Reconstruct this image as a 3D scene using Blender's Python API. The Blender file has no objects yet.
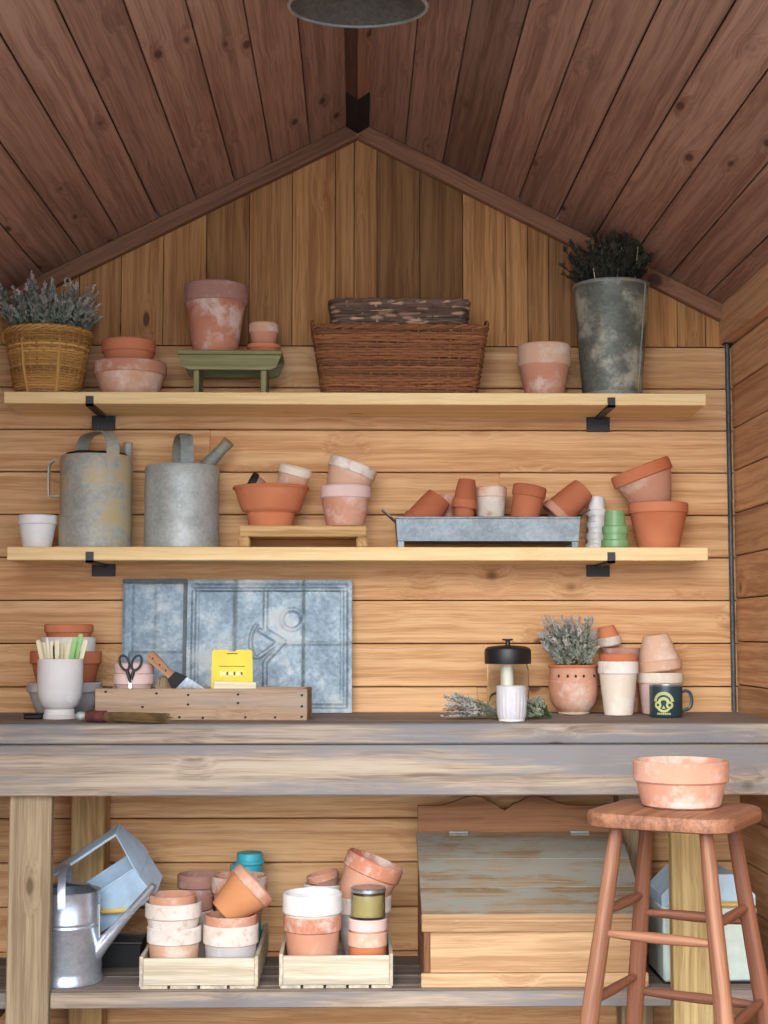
import bpy, bmesh, math, random
from mathutils import Vector, Matrix, Euler
from mathutils.bvhtree import BVHTree
PI = math.pi
R_ = math.radians
random.seed(7)
C = bpy.context.scene.collection
SC = bpy.context.scene

# ------------------------------------------------------------------ camera, world, light, exposure
FPX, EYE, D = 1480.0, 1.0425, 3.7
cam_d = bpy.data.cameras.new('camera')
cam_d.sensor_fit = 'VERTICAL'; cam_d.sensor_height = 36.0
cam_d.lens = FPX / 1024 * 36.0
cam = bpy.data.objects.new('camera', cam_d); C.objects.link(cam)
cam.location = (0, -D, EYE)
cam.rotation_euler = (PI / 2 + math.atan(123 / FPX), 0, -math.atan(27 / FPX))
SC.camera = cam

world = bpy.data.worlds.new('world'); SC.world = world; world.use_nodes = True
wn, wl = world.node_tree.nodes, world.node_tree.links
bg = wn['Background']
tc = wn.new('ShaderNodeTexCoord'); sx = wn.new('ShaderNodeSeparateXYZ'); wr = wn.new('ShaderNodeValToRGB')
wl.new(tc.outputs['Generated'], sx.inputs[0]); wl.new(sx.outputs['Z'], wr.inputs[0])
wr.color_ramp.elements[0].position = 0.0; wr.color_ramp.elements[0].color = (0.80, 0.86, 0.95, 1)
wr.color_ramp.elements[1].position = 0.6; wr.color_ramp.elements[1].color = (0.50, 0.70, 1.0, 1)
wl.new(wr.outputs[0], bg.inputs[0]); bg.inputs[1].default_value = 1.9

sun_d = bpy.data.lights.new('sun', 'SUN'); sun_d.energy = 2.0; sun_d.angle = R_(45); sun_d.color = (1.0, 0.95, 0.88)
sun = bpy.data.objects.new('sun', sun_d); C.objects.link(sun)
sun.rotation_euler = (R_(65), 0, R_(-11))

vs = SC.view_settings
SC.display_settings.display_device = 'sRGB'
vs.view_transform = 'Standard'; vs.look = 'None'; vs.gamma = 1; vs.use_curve_mapping = False
vs.exposure = 1.08
try:
    SC.cycles.use_denoising = True
    SC.cycles.max_bounces = 8; SC.cycles.diffuse_bounces = 5
    SC.cycles.sample_clamp_indirect = 6
except Exception:
    pass

# ------------------------------------------------------------------ pixel helpers (photo pixel -> point of the place)
_MR = Euler(cam.rotation_euler).to_matrix()
def ray(px, py):
    return _MR @ Vector(((px - 384) / FPX, (512 - py) / FPX, -1))
def at(px, py, Y):
    d = ray(px, py); t = (Y + D) / d.y
    return Vector((0, -D, EYE)) + d * t
def K(Y):                                  # metres per pixel at depth Y
    return (Y + D) / FPX

# ------------------------------------------------------------------ materials
def lin(c):
    return tuple(((v / 255) / 12.92 if v / 255 <= 0.04045 else (((v / 255) + 0.055) / 1.055) ** 2.4) for v in c) + (1,)
class NT:
    def __init__(s, name):
        s.m = bpy.data.materials.new(name); s.m.use_nodes = True
        s.n, s.l = s.m.node_tree.nodes, s.m.node_tree.links
        s.b = s.n['Principled BSDF']
    def new(s, t, **kw):
        x = s.n.new(t)
        for k, v in kw.items(): setattr(x, k, v)
        return x
    def put(s, sock, v):
        if isinstance(v, bpy.types.NodeSocket): s.l.new(v, sock)
        else: sock.default_value = v
    def math(s, op, a, b=0.0, clamp=False):
        x = s.new('ShaderNodeMath', operation=op, use_clamp=clamp)
        s.put(x.inputs[0], a); s.put(x.inputs[1], b); return x.outputs[0]
    def vmath(s, op, a, b):
        x = s.new('ShaderNodeVectorMath', operation=op)
        s.put(x.inputs[0], a); s.put(x.inputs[1], b); return x.outputs[0]
    def scale(s, a, f):
        x = s.new('ShaderNodeVectorMath', operation='SCALE')
        s.put(x.inputs[0], a); s.put(x.inputs['Scale'], f); return x.outputs[0]
    def noise(s, vec, scale, detail=4, rough=0.55):
        x = s.new('ShaderNodeTexNoise'); s.put(x.inputs['Vector'], vec)
        x.inputs['Scale'].default_value = scale; x.inputs['Detail'].default_value = detail
        x.inputs['Roughness'].default_value = rough; return x
    def step(s, v, lo, hi):
        x = s.new('ShaderNodeMapRange', interpolation_type='SMOOTHSTEP')
        s.put(x.inputs['Value'], v); x.inputs['From Min'].default_value = lo; x.inputs['From Max'].default_value = hi
        return x.outputs[0]
    def mix(s, f, a, b, mode='MIX'):
        x = s.new('ShaderNodeMix', data_type='RGBA', blend_type=mode)
        s.put(x.inputs[0], f); s.put(x.inputs[6], a); s.put(x.inputs[7], b); return x.outputs[2]
    def bump(s, h, strength=0.2, dist=0.002):
        x = s.new('ShaderNodeBump'); x.inputs['Strength'].default_value = strength; x.inputs['Distance'].default_value = dist
        s.put(x.inputs['Height'], h); s.l.new(x.outputs[0], s.b.inputs['Normal'])
    def objvec(s):
        tc = s.new('ShaderNodeTexCoord'); oi = s.new('ShaderNodeObjectInfo')
        return s.vmath('ADD', tc.outputs['Object'], s.scale_f(oi.outputs['Random'], 37.0)), oi
    def scale_f(s, v, k):
        c = s.new('ShaderNodeCombineXYZ'); m = s.math('MULTIPLY', v, k)
        for i in range(3): s.l.new(m, c.inputs[i])
        return c.outputs[0]

def wood(name, dark, light, knotc=(70, 40, 22), knots=0.45, rough=0.72, grey=None, gamt=0.5, bump=0.25, grain=1.0, spec=0.25, gst=(1.3, 16, 16)):
    t = NT(name); t.b.inputs['Roughness'].default_value = rough
    t.b.inputs['Specular IOR Level'].default_value = spec
    at_ = t.new('ShaderNodeAttribute', attribute_name='gc'); tone = t.new('ShaderNodeAttribute', attribute_name='tone')
    v = at_.outputs['Vector']
    vo = t.new('ShaderNodeTexVoronoi'); t.put(vo.inputs['Vector'], t.vmath('MULTIPLY', v, (6.0, 15.0, 7.0))); vo.inputs['Scale'].default_value = 1
    sc_ = t.new('ShaderNodeSeparateColor'); t.l.new(vo.outputs['Color'], sc_.inputs[0])
    gate = t.step(sc_.outputs[0], 1 - knots * 0.6 - 0.02, 1 - knots * 0.6 + 0.02)
    dist = vo.outputs['Distance']
    halo = t.math('MULTIPLY', t.step(dist, 0.45, 0.10), gate)
    kn = t.math('MULTIPLY', t.step(dist, 0.16, 0.08), gate)
    wob = t.noise(t.vmath('MULTIPLY', v, (3, 8, 8)), 1.0, 2)
    off = t.math('ADD', t.math('MULTIPLY', t.math('SUBTRACT', wob.outputs[0], 0.5), 0.022), t.math('MULTIPLY', halo, 0.012))
    cx = t.new('ShaderNodeCombineXYZ'); t.l.new(off, cx.inputs[1]); t.l.new(off, cx.inputs[2])
    v2 = t.vmath('ADD', v, cx.outputs[0])
    a = t.noise(t.vmath('MULTIPLY', v2, (1.1, 60 * grain, 60 * grain)), 1.0, 4, 0.6)
    b = t.noise(t.vmath('MULTIPLY', v2, (7, 260, 260)), 1.0, 3, 0.6)
    big = t.noise(t.vmath('MULTIPLY', v, (2.2, 6, 6)), 1.0, 3)
    mixv = t.math('ADD', t.math('ADD', t.math('MULTIPLY', a.outputs[0], 0.6), t.math('MULTIPLY', b.outputs[0], 0.34)), t.math('MULTIPLY', big.outputs[0], 0.16))
    col = t.mix(t.step(mixv, 0.40, 0.68), lin(dark), lin(light))
    if grey:
        g = t.noise(t.vmath('MULTIPLY', v, gst), 1.3, 5, 0.65)
        col = t.mix(t.step(g.outputs[0], 0.62 - 0.4 * gamt, 0.80 - 0.4 * gamt), col, lin(grey))
    col = t.mix(t.math('MULTIPLY', halo, 0.2), col, lin(tuple((p + q) / 2 for p, q in zip(knotc, dark))))
    col = t.mix(t.math('MULTIPLY', kn, 0.85), col, lin(knotc))
    col = t.mix(1.0, col, tone.outputs['Color'], 'MULTIPLY')
    t.put(t.b.inputs['Base Color'], col)
    t.bump(t.math('SUBTRACT', mixv, kn), bump, 0.003)
    return t.m

def clay(name, c1, c2, lime=(222, 205, 190), amt=0.3, rough=0.85, dirt=None):
    t = NT(name); t.b.inputs['Roughness'].default_value = rough; t.b.inputs['Specular IOR Level'].default_value = 0.2
    v, oi = t.objvec()
    n1 = t.noise(v, 13, 8, 0.68); n2 = t.noise(v, 45, 5, 0.6); n3 = t.noise(v, 6, 3)
    col = t.mix(t.step(n3.outputs[0], 0.3, 0.7), lin(c1), lin(c2))
    if dirt: col = t.mix(t.step(n2.outputs[0], 0.52, 0.72), col, lin(dirt))
    th = 0.86 - 0.62 * amt
    col = t.mix(t.math('MULTIPLY', t.step(n1.outputs[0], th - 0.10, th + 0.10), 0.9), col, lin(lime))
    col = t.mix(t.math('MULTIPLY', n2.outputs[0], 0.25), col, tuple(0.75 * q for q in lin(c1)[:3]) + (1,))
    t.put(t.b.inputs['Base Color'], col)
    t.bump(n2.outputs[0], 0.25, 0.002)
    return t.m

def metal(name, c1, c2, rough=0.42, metallic=0.75, stain=None, amt=0.2, scale=1.0, bump=0.12):
    t = NT(name); t.b.inputs['Metallic'].default_value = metallic
    v, oi = t.objvec()
    vo = t.new('ShaderNodeTexVoronoi'); t.put(vo.inputs['Vector'], v); vo.inputs['Scale'].default_value = 150 * scale
    sp = t.new('ShaderNodeSeparateColor'); t.l.new(vo.outputs['Color'], sp.inputs[0])
    n1 = t.noise(v, 11 * scale, 7, 0.65); n2 = t.noise(v, 60 * scale, 4)
    f = t.math('ADD', t.math('MULTIPLY', sp.outputs[0], 0.14), t.math('MULTIPLY', n1.outputs[0], 0.86))
    col = t.mix(t.step(f, 0.28, 0.72), lin(c1), lin(c2))
    if stain:
        th = 0.8 - 0.55 * amt
        s_ = t.step(n1.outputs[0], th - 0.08, th + 0.08)
        col = t.mix(s_, col, lin(stain))
        t.put(t.b.inputs['Metallic'], t.math('SUBTRACT', metallic, t.math('MULTIPLY', s_, metallic * 0.8)))
    t.put(t.b.inputs['Base Color'], col)
    t.put(t.b.inputs['Roughness'], t.math('ADD', rough - 0.1, t.math('MULTIPLY', n2.outputs[0], 0.25)))
    t.bump(n1.outputs[0], bump, 0.002)
    return t.m

def plain(name, c, rough=0.5, metallic=0.0, var=0.12, spec=0.5):
    t = NT(name); t.b.inputs['Roughness'].default_value = rough; t.b.inputs['Metallic'].default_value = metallic
    t.b.inputs['Specular IOR Level'].default_value = spec
    v, oi = t.objvec(); n = t.noise(v, 25, 5)
    d = tuple(max(0, x * (1 - 2 * var)) for x in c)
    t.put(t.b.inputs['Base Color'], t.mix(t.step(n.outputs[0], 0.3, 0.7), lin(d), lin(c)))
    return t.m

def glass(name, c=(235, 240, 240), rough=0.02):
    t = NT(name); t.b.inputs['Base Color'].default_value = lin(c); t.b.inputs['Roughness'].default_value = rough
    t.b.inputs['Transmission Weight'].default_value = 1.0; t.b.inputs['IOR'].default_value = 1.2
    return t.m

M = {}
M['wall'] = wood('honey_pine', (192, 140, 92), (230, 187, 138), (104, 60, 34), 0.7)
M['sidewall'] = wood('brown_pine', (176, 126, 86), (214, 170, 126), (96, 56, 34), 0.6)
M['gable'] = wood('gable_pine', (152, 102, 58), (200, 148, 94), (86, 50, 28), 0.45)
M['roof'] = wood('dark_roof_pine', (134, 98, 80), (176, 138, 116), (78, 50, 40), 0.7)
M['trimw'] = wood('dark_trim_pine', (112, 78, 58), (150, 108, 80), (64, 40, 28), 0.3)
M['shelf'] = wood('fresh_pine', (228, 192, 132), (246, 218, 164), (160, 112, 60), 0.12, 0.6, bump=0.08)
M['bench'] = wood('weathered_pine', (116, 100, 86), (178, 162, 142), (76, 56, 44), 0.85, 0.8, (128, 126, 126), 0.5)
M['benchtop'] = wood('grey_bench_pine', (106, 94, 86), (150, 134, 122), (70, 54, 46), 0.4, 0.75, (130, 126, 124), 0.45)
M['post'] = wood('olive_post_pine', (140, 120, 92), (180, 160, 128), (100, 82, 60), 0.4, 0.8)
M['postgold'] = wood('golden_post_pine', (168, 142, 92), (212, 190, 138), (96, 76, 42), 0.2, 0.8)
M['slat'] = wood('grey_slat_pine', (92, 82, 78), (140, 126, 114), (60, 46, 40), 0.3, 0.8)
M['crate'] = wood('pale_crate_pine', (186, 172, 146), (222, 212, 190), (112, 92, 70), 0.2, 0.85, (170, 164, 150), 0.35)
M['oldcrate'] = wood('old_crate_pine', (146, 118, 94), (188, 160, 132), (84, 58, 42), 0.35, 0.85, (150, 138, 128), 0.35)
M['lid'] = wood('worn_lid_pine', (120, 96, 70), (158, 140, 116), (92, 66, 44), 0.4, 0.8, (146, 142, 130), 0.52, gst=(5, 14, 14))
M['box'] = wood('box_pine', (168, 130, 92), (206, 172, 132), (120, 80, 50), 0.25, 0.75)
M['boxdark'] = wood('box_brown_pine', (124, 84, 56), (164, 118, 84), (84, 52, 34), 0.3, 0.75)
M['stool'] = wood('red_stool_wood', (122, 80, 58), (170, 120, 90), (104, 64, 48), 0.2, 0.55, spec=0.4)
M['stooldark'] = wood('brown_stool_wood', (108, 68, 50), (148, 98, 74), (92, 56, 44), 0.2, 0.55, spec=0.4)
M['stand'] = wood('rustic_stand_pine', (170, 132, 84), (214, 178, 126), (104, 72, 46), 0.3, 0.8)
M['greenw'] = wood('green_painted_wood', (122, 118, 80), (154, 150, 108), (84, 80, 50), 0.15, 0.7, bump=0.1)
M['label'] = wood('pale_label_wood', (216, 204, 166), (238, 228, 198), (190, 170, 120), 0.05, 0.7)
M['handlew'] = wood('brown_handle_wood', (146, 100, 66), (184, 136, 98), (96, 60, 40), 0.1, 0.5)
M['woodyellow'] = wood('yellow_handle_wood', (206, 168, 92), (236, 204, 130), (150, 110, 60), 0.05, 0.6)
M['gap'] = plain('dark_backing', (26, 18, 13), 0.9)
M['floor'] = wood('floor_pine', (120, 92, 66), (160, 126, 94), (74, 50, 34), 0.3, 0.8)
M['ground'] = plain('pale_paving', (200, 198, 194), 0.95)
O1, O2 = (196, 108, 70), (208, 126, 86)
M['tc'] = clay('terracotta', (198, 116, 78), (214, 140, 102), (230, 200, 176), amt=0.22)
M['tcdark'] = clay('dark_terracotta', (168, 96, 66), (192, 118, 84), (216, 176, 146), amt=0.2)
M['tclime'] = clay('limed_terracotta', (190, 118, 90), (206, 142, 114), (228, 214, 202), 0.5)
M['tcdusty'] = clay('dusty_terracotta', (200, 140, 112), (214, 164, 138), (228, 208, 194), 0.44)
M['tcpale'] = clay('pale_terracotta', (212, 164, 134), (222, 184, 158), (232, 216, 200), 0.45)
M['tcbowl'] = clay('pinkish_terracotta', (204, 146, 120), (216, 168, 144), (230, 208, 194), 0.5)
M['tcmauve'] = clay('mauve_terracotta', (172, 126, 112), (190, 146, 132), (214, 200, 194), 0.4)
M['lime'] = clay('lime_crusted_clay', (214, 198, 184), (230, 220, 208), (242, 238, 230), 0.5, dirt=(200, 160, 136))
M['white'] = plain('white_glaze', (238, 238, 236), 0.45, var=0.03)
M['cream'] = clay('cream_clay', (224, 208, 186), (236, 224, 206), (242, 236, 226), 0.4)
M['greyclay'] = clay('grey_limed_clay', (176, 172, 170), (200, 194, 192), (220, 220, 222), 0.5)
M['pinkclay'] = clay('pale_pink_clay', (222, 190, 182), (232, 206, 200), (238, 222, 218), 0.3)
M['orange'] = clay('orange_terracotta', (206, 140, 92), (218, 158, 112), (232, 204, 172), 0.3)
M['galv'] = metal('galvanised_steel', (152, 158, 154), (188, 194, 190), 0.5, 0.25)
M['galvold'] = metal('aged_zinc', (126, 132, 130), (166, 170, 166), 0.55, 0.3, (150, 140, 104), 0.5)
M['galvrust'] = metal('rust_stained_zinc', (150, 152, 142), (186, 188, 180), 0.6, 0.2, (186, 168, 126), 0.46)
M['bucket'] = metal('green_grey_zinc', (92, 98, 88), (128, 132, 120), 0.55, 0.35, (176, 174, 156), 0.42)
M['shiny'] = metal('bright_galvanised_steel', (180, 190, 202), (214, 222, 232), 0.3, 0.75)
M['zinc'] = metal('blue_grey_zinc', (104, 122, 134), (158, 174, 184), 0.5, 0.35, (184, 192, 194), 0.38)
M['zincdark'] = metal('dark_zinc_edge', (62, 66, 68), (96, 102, 104), 0.5, 0.4)
M['traym'] = metal('grey_tray_zinc', (116, 126, 132), (154, 164, 170), 0.5, 0.45)
M['lampm'] = metal('grey_lamp_metal', (88, 92, 90), (122, 126, 122), 0.45, 0.6)
M['steel'] = metal('tool_steel', (150, 154, 160), (206, 210, 216), 0.3, 0.9)
M['black'] = plain('black_paint', (30, 30, 32), 0.45)
M['blackm'] = plain('matt_black', (24, 24, 25), 0.7)
M['blue'] = plain('pale_blue_enamel', (196, 224, 246), 0.35, var=0.04)
M['mint'] = plain('mint_enamel', (222, 240, 232), 0.3, var=0.03)
M['turq'] = plain('turquoise_plastic', (70, 186, 204), 0.4, var=0.05)
M['greenp'] = plain('green_plastic', (134, 180, 126), 0.4, var=0.05)
M['yellow'] = plain('yellow_paper', (240, 214, 66), 0.6, var=0.02)
M['yellowpale'] = plain('pale_yellow_print', (252, 240, 170), 0.6, var=0.02)
M['ink'] = plain('dark_print', (120, 104, 40), 0.7)
M['teal'] = plain('dark_teal_enamel', (46, 66, 74), 0.3, var=0.06)
M['emblem'] = plain('pale_green_print', (196, 206, 130), 0.5, var=0.06)
M['wick'] = wood('golden_wicker', (160, 112, 56), (206, 160, 92), (110, 70, 34), 0.05, 0.7)
M['wickred'] = wood('red_brown_wicker', (112, 70, 44), (160, 106, 68), (70, 42, 26), 0.05, 0.65)
M['wickgrey'] = wood('grey_brown_wicker', (88, 68, 54), (138, 112, 94), (64, 50, 42), 0.05, 0.75)
M['lav'] = plain('grey_green_lavender', (164, 170, 152), 0.85, var=0.16)
M['lavbud'] = plain('dusty_lavender_buds', (196, 190, 184), 0.9, var=0.12)
M['stem'] = plain('dry_stem', (128, 122, 92), 0.9, var=0.15)
M['darkleaf'] = plain('dark_dried_leaves', (70, 70, 52), 0.9, var=0.25)
M['leaf'] = plain('fresh_green_stems', (116, 146, 84), 0.8, var=0.2)
M['bristle'] = plain('brown_bristle', (122, 96, 58), 0.9, var=0.25)
M['red'] = plain('red_binding', (122, 62, 52), 0.8, var=0.25)
M['jute'] = plain('jute_twine', (198, 172, 132), 0.95, var=0.12)
M['jglass'] = glass('clear_glass')
M['candle'] = plain('cream_wax', (246, 238, 212), 0.5, var=0.02)
M['amber'] = clay('amber_contents', (186, 158, 92), (206, 182, 122), (222, 206, 168), 0.35)
M['soil'] = plain('dark_soil', (60, 46, 36), 0.95, var=0.25)
M['pgreen'] = plain('pale_green_label', (152, 206, 120), 0.5, var=0.05)
M['ribbed'] = plain('grey_white_ceramic', (206, 204, 206), 0.5, var=0.03)
M['stone'] = clay('chalky_stoneware', (214, 208, 204), (226, 222, 218), (236, 234, 230), 0.4)

# ------------------------------------------------------------------ mesh helpers
class MB:
    def __init__(s): s.v, s.f, s.gc, s.tn = [], [], [], []
    def add(s, vs_, fs, mat=None, axis=0, tone=1.0, off=None, gvs=None):
        if off is None: off = Vector((random.uniform(0, 50), random.uniform(0, 50), random.uniform(0, 50)))
        b = len(s.v)
        order = {0: (0, 1, 2), 1: (1, 0, 2), 2: (2, 0, 1)}[axis]
        for i, p in enumerate(vs_):
            p = Vector(p); g = Vector(gvs[i]) if gvs else p
            s.gc.append(Vector((g[order[0]], g[order[1]], g[order[2]])) + off); s.tn.append(tone)
            s.v.append(mat @ p if mat else p)
        s.f.extend([tuple(b + i for i in f) for f in fs]); return s
    def box(s, x0, x1, y0, y1, z0, z1, axis=0, tone=1.0, bevel=0.0, mat=None):
        vs_, fs = cbox(x0, x1, y0, y1, z0, z1, bevel)
        return s.add(vs_, fs, mat, axis, tone)
    def tube(s, pts, rad, seg=8, caps=True, tone=1.0, mat=None, flat=None, closed=False):
        vs_, fs, g = tube(pts, rad, seg, caps, flat, closed)
        return s.add(vs_, fs, mat, 0, tone, gvs=g)
    def lathe(s, prof, seg=40, closed=False, mat=None, tone=1.0):
        vs_, fs = lathe(prof, seg, closed); return s.add(vs_, fs, mat, 2, tone)
    def prism(s, poly, y0, y1, mat=None, axis=0, tone=1.0):
        n = len(poly)
        vs_ = [(p[0], y0, p[1]) for p in poly] + [(p[0], y1, p[1]) for p in poly]
        fs = [tuple(range(n)), tuple(reversed(range(n, 2 * n)))] + [((i + 1) % n, i, n + i, n + (i + 1) % n) for i in range(n)]
        return s.add(vs_, fs, mat, axis, tone)
    def ball(s, c, r, sub=1, mat=None, tone=1.0):
        bm = bmesh.new(); bmesh.ops.create_icosphere(bm, subdivisions=sub, radius=1.0)
        r = r if hasattr(r, '__len__') else (r, r, r)
        vs_ = [Vector((v.co.x * r[0] + c[0], v.co.y * r[1] + c[1], v.co.z * r[2] + c[2])) for v in bm.verts]
        fs = [tuple(v.index for v in f.verts) for f in bm.faces]; bm.free()
        return s.add(vs_, fs, mat, 0, tone)
    def blade(s, p, d, ln, w, th=0.25, tone=1.0):
        d = Vector(d).normalized(); a = d.orthogonal().normalized()
        a = Matrix.Rotation(random.uniform(0, 2 * PI), 3, d) @ a; b = d.cross(a); p = Vector(p)
        m = p + d * ln * 0.45
        vs_ = [p, p + d * ln, m + a * w, m - a * w, m + b * w * th, m - b * w * th]
        fs = [(0, 4, 2), (0, 3, 4), (0, 5, 3), (0, 2, 5), (1, 2, 4), (1, 4, 3), (1, 3, 5), (1, 5, 2)]
        return s.add(vs_, fs, None, 0, tone)

def cbox(x0, x1, y0, y1, z0, z1, b=0.0):
    if b <= 0:
        vs_ = [(x, y, z) for x in (x0, x1) for y in (y0, y1) for z in (z0, z1)]
        return vs_, [(0, 1, 3, 2), (4, 6, 7, 5), (0, 4, 5, 1), (2, 3, 7, 6), (0, 2, 6, 4), (1, 5, 7, 3)]
    bm = bmesh.new()
    bmesh.ops.create_cube(bm, size=1.0)
    for v in bm.verts:
        v.co = Vector((x0 + (v.co.x + .5) * (x1 - x0), y0 + (v.co.y + .5) * (y1 - y0), z0 + (v.co.z + .5) * (z1 - z0)))
    bmesh.ops.bevel(bm, geom=list(bm.edges), offset=b, segments=2 if b > 0.006 else 1, profile=0.5, affect='EDGES')
    bm.verts.index_update()
    r = [v.co.copy() for v in bm.verts], [tuple(v.index for v in f.verts) for f in bm.faces]
    bm.free(); return r

def tube(pts, rad, seg=8, caps=True, flat=None, closed=False):
    pts = [Vector(p) for p in pts]; n = len(pts)
    rads = rad if hasattr(rad, '__len__') else [rad] * n
    vs_, fs, g = [], [], []
    prev = None; L = 0
    for i, p in enumerate(pts):
        if closed: d = pts[(i + 1) % n] - pts[i - 1]
        else: d = pts[min(i + 1, n - 1)] - pts[max(i - 1, 0)]
        d.normalize()
        if prev is None:
            a = d.cross(Vector((0, 0, 1)))
            if a.length < 0.05: a = d.cross(Vector((0, 1, 0)))
            a.normalize()
        else:
            a = prev - d * prev.dot(d)
            if a.length < 1e-6: a = d.orthogonal()
            a.normalize()
        prev = a; b = d.cross(a)
        if i: L += (p - pts[i - 1]).length
        ra, rb = (rads[i], rads[i]) if flat is None else (rads[i], rads[i] * flat)
        for k in range(seg):
            t = 2 * PI * (k + 0.5) / seg
            vs_.append(p + a * ra * math.cos(t) + b * rb * math.sin(t)); g.append((L, rads[i] * math.cos(t), rads[i] * math.sin(t)))
    m = n if closed else n - 1
    for i in range(m):
        for k in range(seg):
            j = (i + 1) % n
            fs.append((i * seg + k, i * seg + (k + 1) % seg, j * seg + (k + 1) % seg, j * seg + k))
    if caps and not closed:
        fs.append(tuple(reversed(range(seg)))); fs.append(tuple((n - 1) * seg + k for k in range(seg)))
    return vs_, fs, g

def curve(pts, n=6):
    pts = [Vector(p) for p in pts]; out = []
    for i in range(len(pts) - 1):
        a, b, c, d = pts[max(i - 1, 0)], pts[i], pts[i + 1], pts[min(i + 2, len(pts) - 1)]
        for j in range(n):
            t = j / n; out.append(0.5 * ((2 * b) + (c - a) * t + (2 * a - 5 * b + 4 * c - d) * t * t + (3 * b - a - 3 * c + d) * t ** 3))
    return out + [pts[-1]]
def lathe(prof, seg=40, closed=False):
    vs_, fs, rings = [], [], []
    for r, z in prof:
        if r < 1e-6: rings.append([len(vs_)]); vs_.append((0, 0, z))
        else:
            rings.append(list(range(len(vs_), len(vs_) + seg)))
            vs_ += [(r * math.cos(2 * PI * k / seg), r * math.sin(2 * PI * k / seg), z) for k in range(seg)]
    pr = list(zip(rings, rings[1:])) + ([(rings[-1], rings[0])] if closed else [])
    for a, b in pr:
        for k in range(seg):
            k2 = (k + 1) % seg
            if len(a) == 1 and len(b) == 1: continue
            if len(a) == 1: fs.append((a[0], b[k2], b[k]))
            elif len(b) == 1: fs.append((a[k], a[k2], b[0]))
            else: fs.append((a[k], a[k2], b[k2], b[k]))
    return vs_, fs

def obj(name, mb, mat, parent=None, smooth=True, label=None, loc=None, rot=None):
    me = bpy.data.meshes.new(name); me.from_pydata([tuple(v) for v in mb.v], [], mb.f)
    bm = bmesh.new(); bm.from_mesh(me); bmesh.ops.recalc_face_normals(bm, faces=list(bm.faces)); bm.to_mesh(me); bm.free()
    a = me.attributes.new('gc', 'FLOAT_VECTOR', 'POINT'); a.data.foreach_set('vector', [c for v in mb.gc for c in v])
    a = me.attributes.new('tone', 'FLOAT_VECTOR', 'POINT'); a.data.foreach_set('vector', [c for t in mb.tn for c in (t if hasattr(t, '__len__') else (t, t, t))])
    me.materials.append(M[mat] if isinstance(mat, str) else mat)
    if smooth:
        me.polygons.foreach_set('use_smooth', [True] * len(me.polygons)); me.set_sharp_from_angle(angle=R_(38))
    o = bpy.data.objects.new(name, me); C.objects.link(o)
    if parent: o.parent = parent
    if name in ('leaves', 'flower_spikes', 'stems', 'bristles'): o['kind'] = 'stuff'
    if label: o['label'] = label
    if loc is not None: o.location = loc
    if rot is not None: o.rotation_euler = rot
    return o
def thing(name, label, cat, loc=(0, 0, 0), rot=(0, 0, 0), group=None):
    o = bpy.data.objects.new(name, None); C.objects.link(o); o.empty_display_size = 0.05
    o.location = loc; o.rotation_euler = rot; o['label'] = label; o['category'] = cat
    if group: o['group'] = group
    return o
def struct(name, mb, mat, smooth=False, parent=None):
    o = obj(name, mb, mat, parent, smooth)
    if parent is None: o['kind'] = 'structure'
    return o
def local(o):
    return Matrix.LocRotScale(o.location, o.rotation_euler.to_quaternion(), o.scale)
def geo(root):
    vs_, ps = [], []
    def walk(o, mw):
        if o.type == 'MESH':
            b = len(vs_); vs_.extend(mw @ v.co for v in o.data.vertices); ps.extend(tuple(b + i for i in p.vertices) for p in o.data.polygons)
        for c in o.children: walk(c, mw @ local(c))
    walk(root, local(root)); return vs_, ps
def tree(*roots):
    V, P = [], []
    for r in roots:
        v, p = geo(r); b = len(V); V += v; P += [tuple(b + i for i in q) for q in p]
    return BVHTree.FromPolygons(V, P)
def settle(root, supports=(), floor=None, step=0.002, lim=160):
    """Sets a thing down: lowest point on the floor, then up until it clears what it leans on."""
    if floor is not None:
        v, _ = geo(root); root.location.z += floor + 0.0006 - min(p.z for p in v)
    if supports:
        t = tree(*supports)
        for _ in range(lim):
            if not t.overlap(tree(root)): break
            root.location.z += step
    return root

# ------------------------------------------------------------------ the shed: planks, roof, floor
PW = 0.1072
ridge = at(357, 124, 0); ZR = ridge.z
eave = at(731, 311, 0); WX = at(734, 600, 0).x + 0.004
SL = (ZR - eave.z) / (eave.x)
ZE = ZR - SL * WX
ANG = math.atan(SL)
ZG = at(357, 346, 0).z                                      # where upright boards begin
YF = -2.3
def rt(a=0.86, b=1.12): return random.uniform(a, b)

mb = MB(); z = ZG; k = 0
while z > 0.0:
    z0 = max(0.0, z - PW)
    xs = [-WX - .02, WX + .02]
    if k in (2, 3, 6, 8): xs = [-WX - .02, random.uniform(-0.4, 0.4), WX + .02]
    for a, b in zip(xs, xs[1:]):
        mb.box(a, b, 0, 0.02, z0 + 0.0014, z - 0.0014, 0, rt(0.9, 1.08), 0.0022)
    z -= PW; k += 1
wall_back = struct('wall_back', mb, 'wall')
bk = MB(); bk.box(-WX - .04, WX + .04, 0.021, 0.04, 0, ZG); struct('backing', bk, 'gap', parent=wall_back)

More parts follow.
